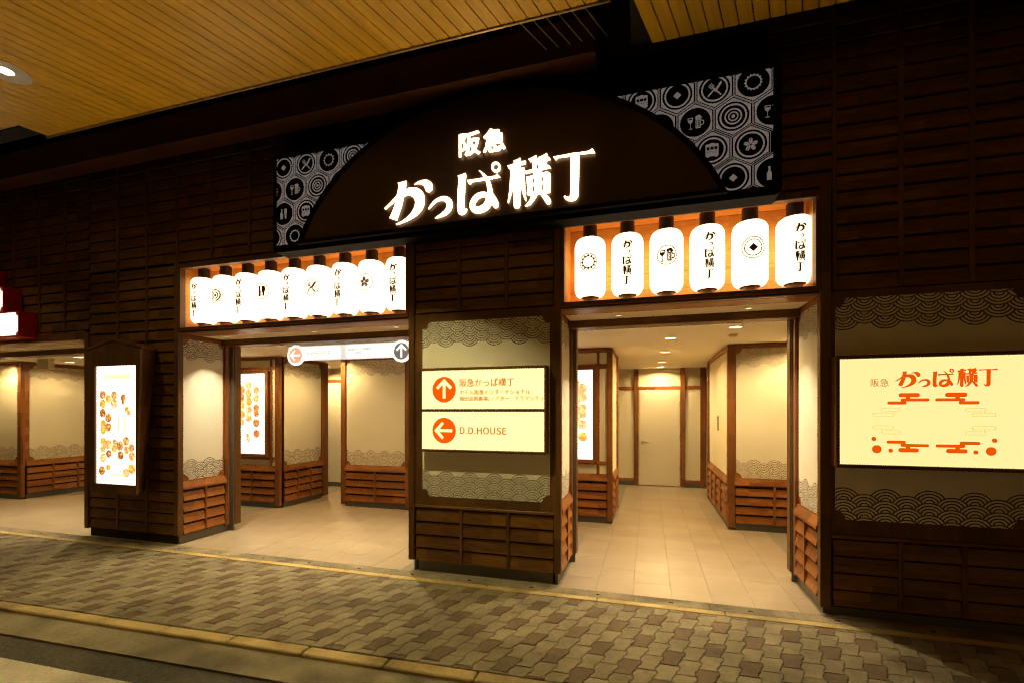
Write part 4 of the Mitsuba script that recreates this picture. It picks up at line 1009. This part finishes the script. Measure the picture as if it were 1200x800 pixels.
# block in the far left opening
C = thing('partition_block', 'partition block in the far left opening with cream wave panels on two faces', 'partition')
put(C, 'core', box(-13.5, -10.90, 5.59, 7.3, 0.05, 2.49), 'recess_wood')
f = Face((0, 5.58), (1, 0), (0, -1))
put(C, 'backing', f(box(-13.5, -10.89, -0.006, 0.0, 0.6, 2.49)), 'hall_wood')
wainscot(C, f, -13.5, -10.95, 5)
wave_sheet(C, f, -12.3, -10.99, 0.70, 2.43, 'wave_hall')
postm(C, f, -10.96, -10.86)
f = Face((-10.88, 5.58), (0, 1), (1, 0))
put(C, 'side_backing', f(box(0.03, 1.7, -0.02, 0.0, 0.6, 2.49)), 'hall_wood')
wainscot(C, f, 0.05, 1.64, 4, name='side_wainscot')
wave_sheet(C, f, 0.10, 1.56, 0.70, 2.43, 'wave_hall', name='side_panel')
postm(C, f, 1.58, 1.68)
HB = thing('hanging_board', 'small blank cream board hanging from the ceiling of the far left opening', 'board')
single(HB, cbox(-10.15, -9.87, 5.40, 5.50, 2.316, 2.499), 'cream_cloth')
TS = thing('track_spotlight', 'small black spotlight on the ceiling at the far left edge', 'spotlight')
c = trimesh.creation.cylinder(0.03, segment=[(-11.62, 5.1, 2.40), (-11.47, 5.04, 2.37)], sections=16)
put(TS, 'head', c, 'sign_black'); put(TS, 'stem', trimesh.creation.cylinder(0.008, segment=[(-11.56, 5.08, 2.40), (-11.56, 5.08, 2.50)], sections=8), 'sign_black')

# rear wall with the door
W = thing('rear_wall', 'cream rear wall with timber posts and a plain cream door, at the end of the right hall', 'wall')
put(W, 'core', box(-5, 4, 10.40, 10.6, 0, 2.52), 'door_paint')
f = Face((0, 10.39), (1, 0), (0, -1))
for a, b in ((-4.0, -0.30), (0.74, 1.03), (1.14, 2.5)):
    creamp(W, f, a, b, 0.10, 2.06); creamp(W, f, a, b, 2.125, 2.495)
creamp(W, f, -0.21, 0.65, 2.125, 2.495)
for a, b in ((-0.30, -0.205), (0.64, 0.735), (1.03, 1.14), (-1.35, -1.25)): postm(W, f, a, b, 0.03, 2.497, 0.045)
for a, b in ((-1.25, -0.30), (-0.205, 0.64), (0.735, 1.03)): raill(W, f, a, b, 2.055, 2.125)
for a, b in ((-1.25, -0.30), (0.735, 1.03)):
    raill(W, f, a, b, 0.09, 0.15); put(W, 'plinth', f(box(a, b, -0.01, 0.01, 0.0, 0.09)), 'plinth_metal')
dd = put(W, 'door', f(cbox(-0.19, 0.63, -0.008, 0.016, 0.012, 2.045, 0.004)), 'door_paint')
hm = join([trimesh.creation.cylinder(0.036, segment=[(-0.115, 10.372, 0.94), (-0.115, 10.355, 0.94)], sections=16), trimesh.creation.cylinder(0.010, segment=[(-0.115, 10.36, 0.94), (-0.115, 10.325, 0.94)], sections=12), trimesh.creation.cylinder(0.014, segment=[(-0.13, 10.325, 0.94), (0.0, 10.325, 0.94)], sections=12)])
put(dd, 'handle', hm, 'chrome', smooth=40)
for z in (0.35, 1.0, 1.7): put(dd, 'hinge', cbox(0.622, 0.640, 10.362, 10.372, z, z + 0.1), 'chrome')

W2 = thing('rear_wall', 'white rear wall glimpsed through the gap left of the long partition block', 'wall')
put(W2, 'core', box(-11, -4.9, 8.45, 8.6, 0, 2.52), 'door_paint')
f = Face((0, 8.44), (1, 0), (0, -1))
creamp(W2, f, -11, -4.9, 0.09, 2.2, mat='door_paint'); raill(W2, f, -11, -4.9, 2.20, 2.27); put(W2, 'plinth', f(box(-11, -4.9, -0.01, 0.01, 0, 0.09)), 'plinth_metal')
W3 = thing('side_wall', 'plain cream end wall far inside on the right', 'wall')
single(W3, box(3.4, 3.6, 4.9, 10.6, 0, 2.52), 'cream_cloth')
W4 = thing('side_wall', 'plain cream end wall far inside on the left', 'wall')
single(W4, box(-14.2, -14, 4.9, 8.6, 0, 2.52), 'cream_cloth')

labels['interior_ceiling'] = {'kind': 'structure'}
single('interior_ceiling', join([box(-14, 5, 4.99, 10.6, 2.500, 2.56), box(-14, 5, 4.93, 10.6, 2.57, 2.9)]), 'ceiling_paint')
for x, y, lb in ((0.90, 5.48, 'glowing square downlight nearest the entrance in the right hall ceiling'), (0.26, 6.09, 'glowing downlight, first of the row of four in the right hall'), (0.25, 7.48, 'glowing downlight, second of the row of four in the right hall'), (0.24, 9.0, 'glowing downlight, third of the row of four in the right hall'), (0.23, 10.05, 'glowing downlight, farthest of the row, before the door'),
                 (-6.07, 5.63, 'glowing downlight in the hall ceiling before the left menu poster'), (-9.16, 5.43, 'glowing downlight, nearer of two in the far left hall'), (-10.27, 5.95, 'glowing downlight, farther of two in the far left hall'), (-11.05, 5.22, 'glowing downlight at the far left edge of the picture, beside the track spotlight'),
                 (1.86, 6.30, 'hall ceiling downlight before the right partition block, behind the right post'),
                 (-5.05, 6.45, 'ceiling downlight behind the hanging direction sign'), (-2.75, 5.70, 'ceiling downlight behind the centre pillar'), (-6.25, 7.95, 'ceiling downlight in the gap before the white rear wall')):
    downlight(x, y, 2.5, lb, 'downlights in the hall ceiling', 0.062, {-6.25: 1.8, -10.27: 0.55, 1.86: 1.2}.get(x, 1.0))

SD = thing('smoke_detector', 'small round smoke detector on the right hall ceiling', 'smoke detector')
m = trimesh.creation.revolve(np.array([(0.0, 2.465), (0.030, 2.466), (0.042, 2.476), (0.050, 2.488), (0.050, 2.4995), (0.0, 2.4995)]), sections=24)
m.apply_translation([0.96, 6.02, 0]); single(SD, m, 'soffit_paint', smooth=40)

# ------------------------------------------------------------------ the street canopy
CC = thing('canopy_ceiling', 'amber slatted canopy ceiling over the pavement, its slats running obliquely', 'ceiling')
put(CC, 'deck', box(-16, 8, -7, 3.33, 4.53, 4.75), 'canopy_dark')
put(CC, 'deck', box(-0.13, 8, 3.331, 3.86, 4.53, 4.75), 'canopy_dark')
SX, PX = 0.281 / 0.960, 0.10490
GX = -1.94 - SX * 2.86


def slat(k, ya, yb):
    xa = GX + PX * k + 0.0045
    w = PX - 0.009
    m = prism([(xa + SX * ya, ya), (xa + w + SX * ya, ya), (xa + w + SX * yb, yb), (xa + SX * yb, yb)], 4.500, 4.518, 2)
    put(CC, 'slat', m, 'amber_slat')


for k in range(-66, 62):
    xe = GX + PX * (k + 0.5) + SX * 3.34
    if xe < -6.15: slat(k, -2.0, 3.13)
    elif xe < -0.28: slat(k, -2.0, 3.338)
    elif xe > -0.16: slat(k, -2.0, 3.84)
put(CC, 'edge_trim', box(-6.14, -0.26, 3.341, 3.356, 4.488, 4.535), 'trim_metal')
put(CC, 'edge_trim', box(-12, -6.17, 3.133, 3.148, 4.488, 4.535), 'canopy_dark')
BM = thing('facade_beam', 'dark reddish brown beam running above the shop front, under the canopy edge', 'beam')
single(BM, cbox(-15, -0.42, 3.88, 4.10, 4.56, 4.88, 0.006), 'beam_paint')
for k in range(6):
    h = thing('hanger_rod', ['first', 'second', 'third', 'fourth', 'fifth', 'sixth'][k] + ' from the left of six thin rods behind the canopy ceiling edge', 'rod', 'hanger rods behind the canopy edge')
    x = -0.98 + 0.1 * k
    single(h, trimesh.creation.cylinder(0.005, segment=[(x, 3.42, 4.60), (x + 0.16, 3.82, 4.62)], sections=8), 'trim_metal')
UP = thing('upper_wall', 'dark wall band high above the shop sign', 'wall')
single(UP, box(-16, 8, 4.15, 4.9, 4.81, 7.0), 'canopy_dark')
RD = thing('canopy_roof', 'dark roof deck above the canopy and the shop front', 'roof')
single(RD, box(-16, 8, -7, 4.15, 5.4, 5.6), 'canopy_dark')


def canopy_light(x, y, label, power, cut, beam, z=4.5):
    d = thing('canopy_downlight', label, 'ceiling light', 'downlights of the street canopy')
    a = np.linspace(0, 2 * np.pi, 33)
    cone = trimesh.creation.revolve(np.array([(0.055, z - 0.003), (0.165, z - 0.003), (0.165, z - 0.010), (0.155, z - 0.012), (0.055, z - 0.006)]), sections=36)
    cone.apply_translation([x, y, 0]); put(d, 'reflector_ring', cone, 'white_enamel')
    lens = trimesh.creation.cylinder(0.056, 0.004, sections=28); lens.apply_translation([x, y, z - 0.005])
    put(d, 'lens', lens, 'lit_white', emit=PALE * [1, 1, 1.6] * 14)
    spot(f'light_of_{d}', (x, y, z - 0.02), (x, y, 0), I_CANOPY * power, cut, beam, PALE)


canopy_light(-5.27, 2.59, 'round glowing downlight in the canopy ceiling at the upper left', 0.22, 57, 20)
canopy_light(-2.20, 2.40, 'round canopy downlight over the pavement, just above the picture', 1.0, 44, 38)
canopy_light(-8.40, 2.59, 'round canopy downlight farther left, outside the picture', 0.22, 57, 20)
print('shapes', sum(1 for d in scene.values() if d.get('type') == 'ply'), 'emitters', sum(1 for d in scene.values() if 'emitter' in d or d.get('type') == 'spot'))
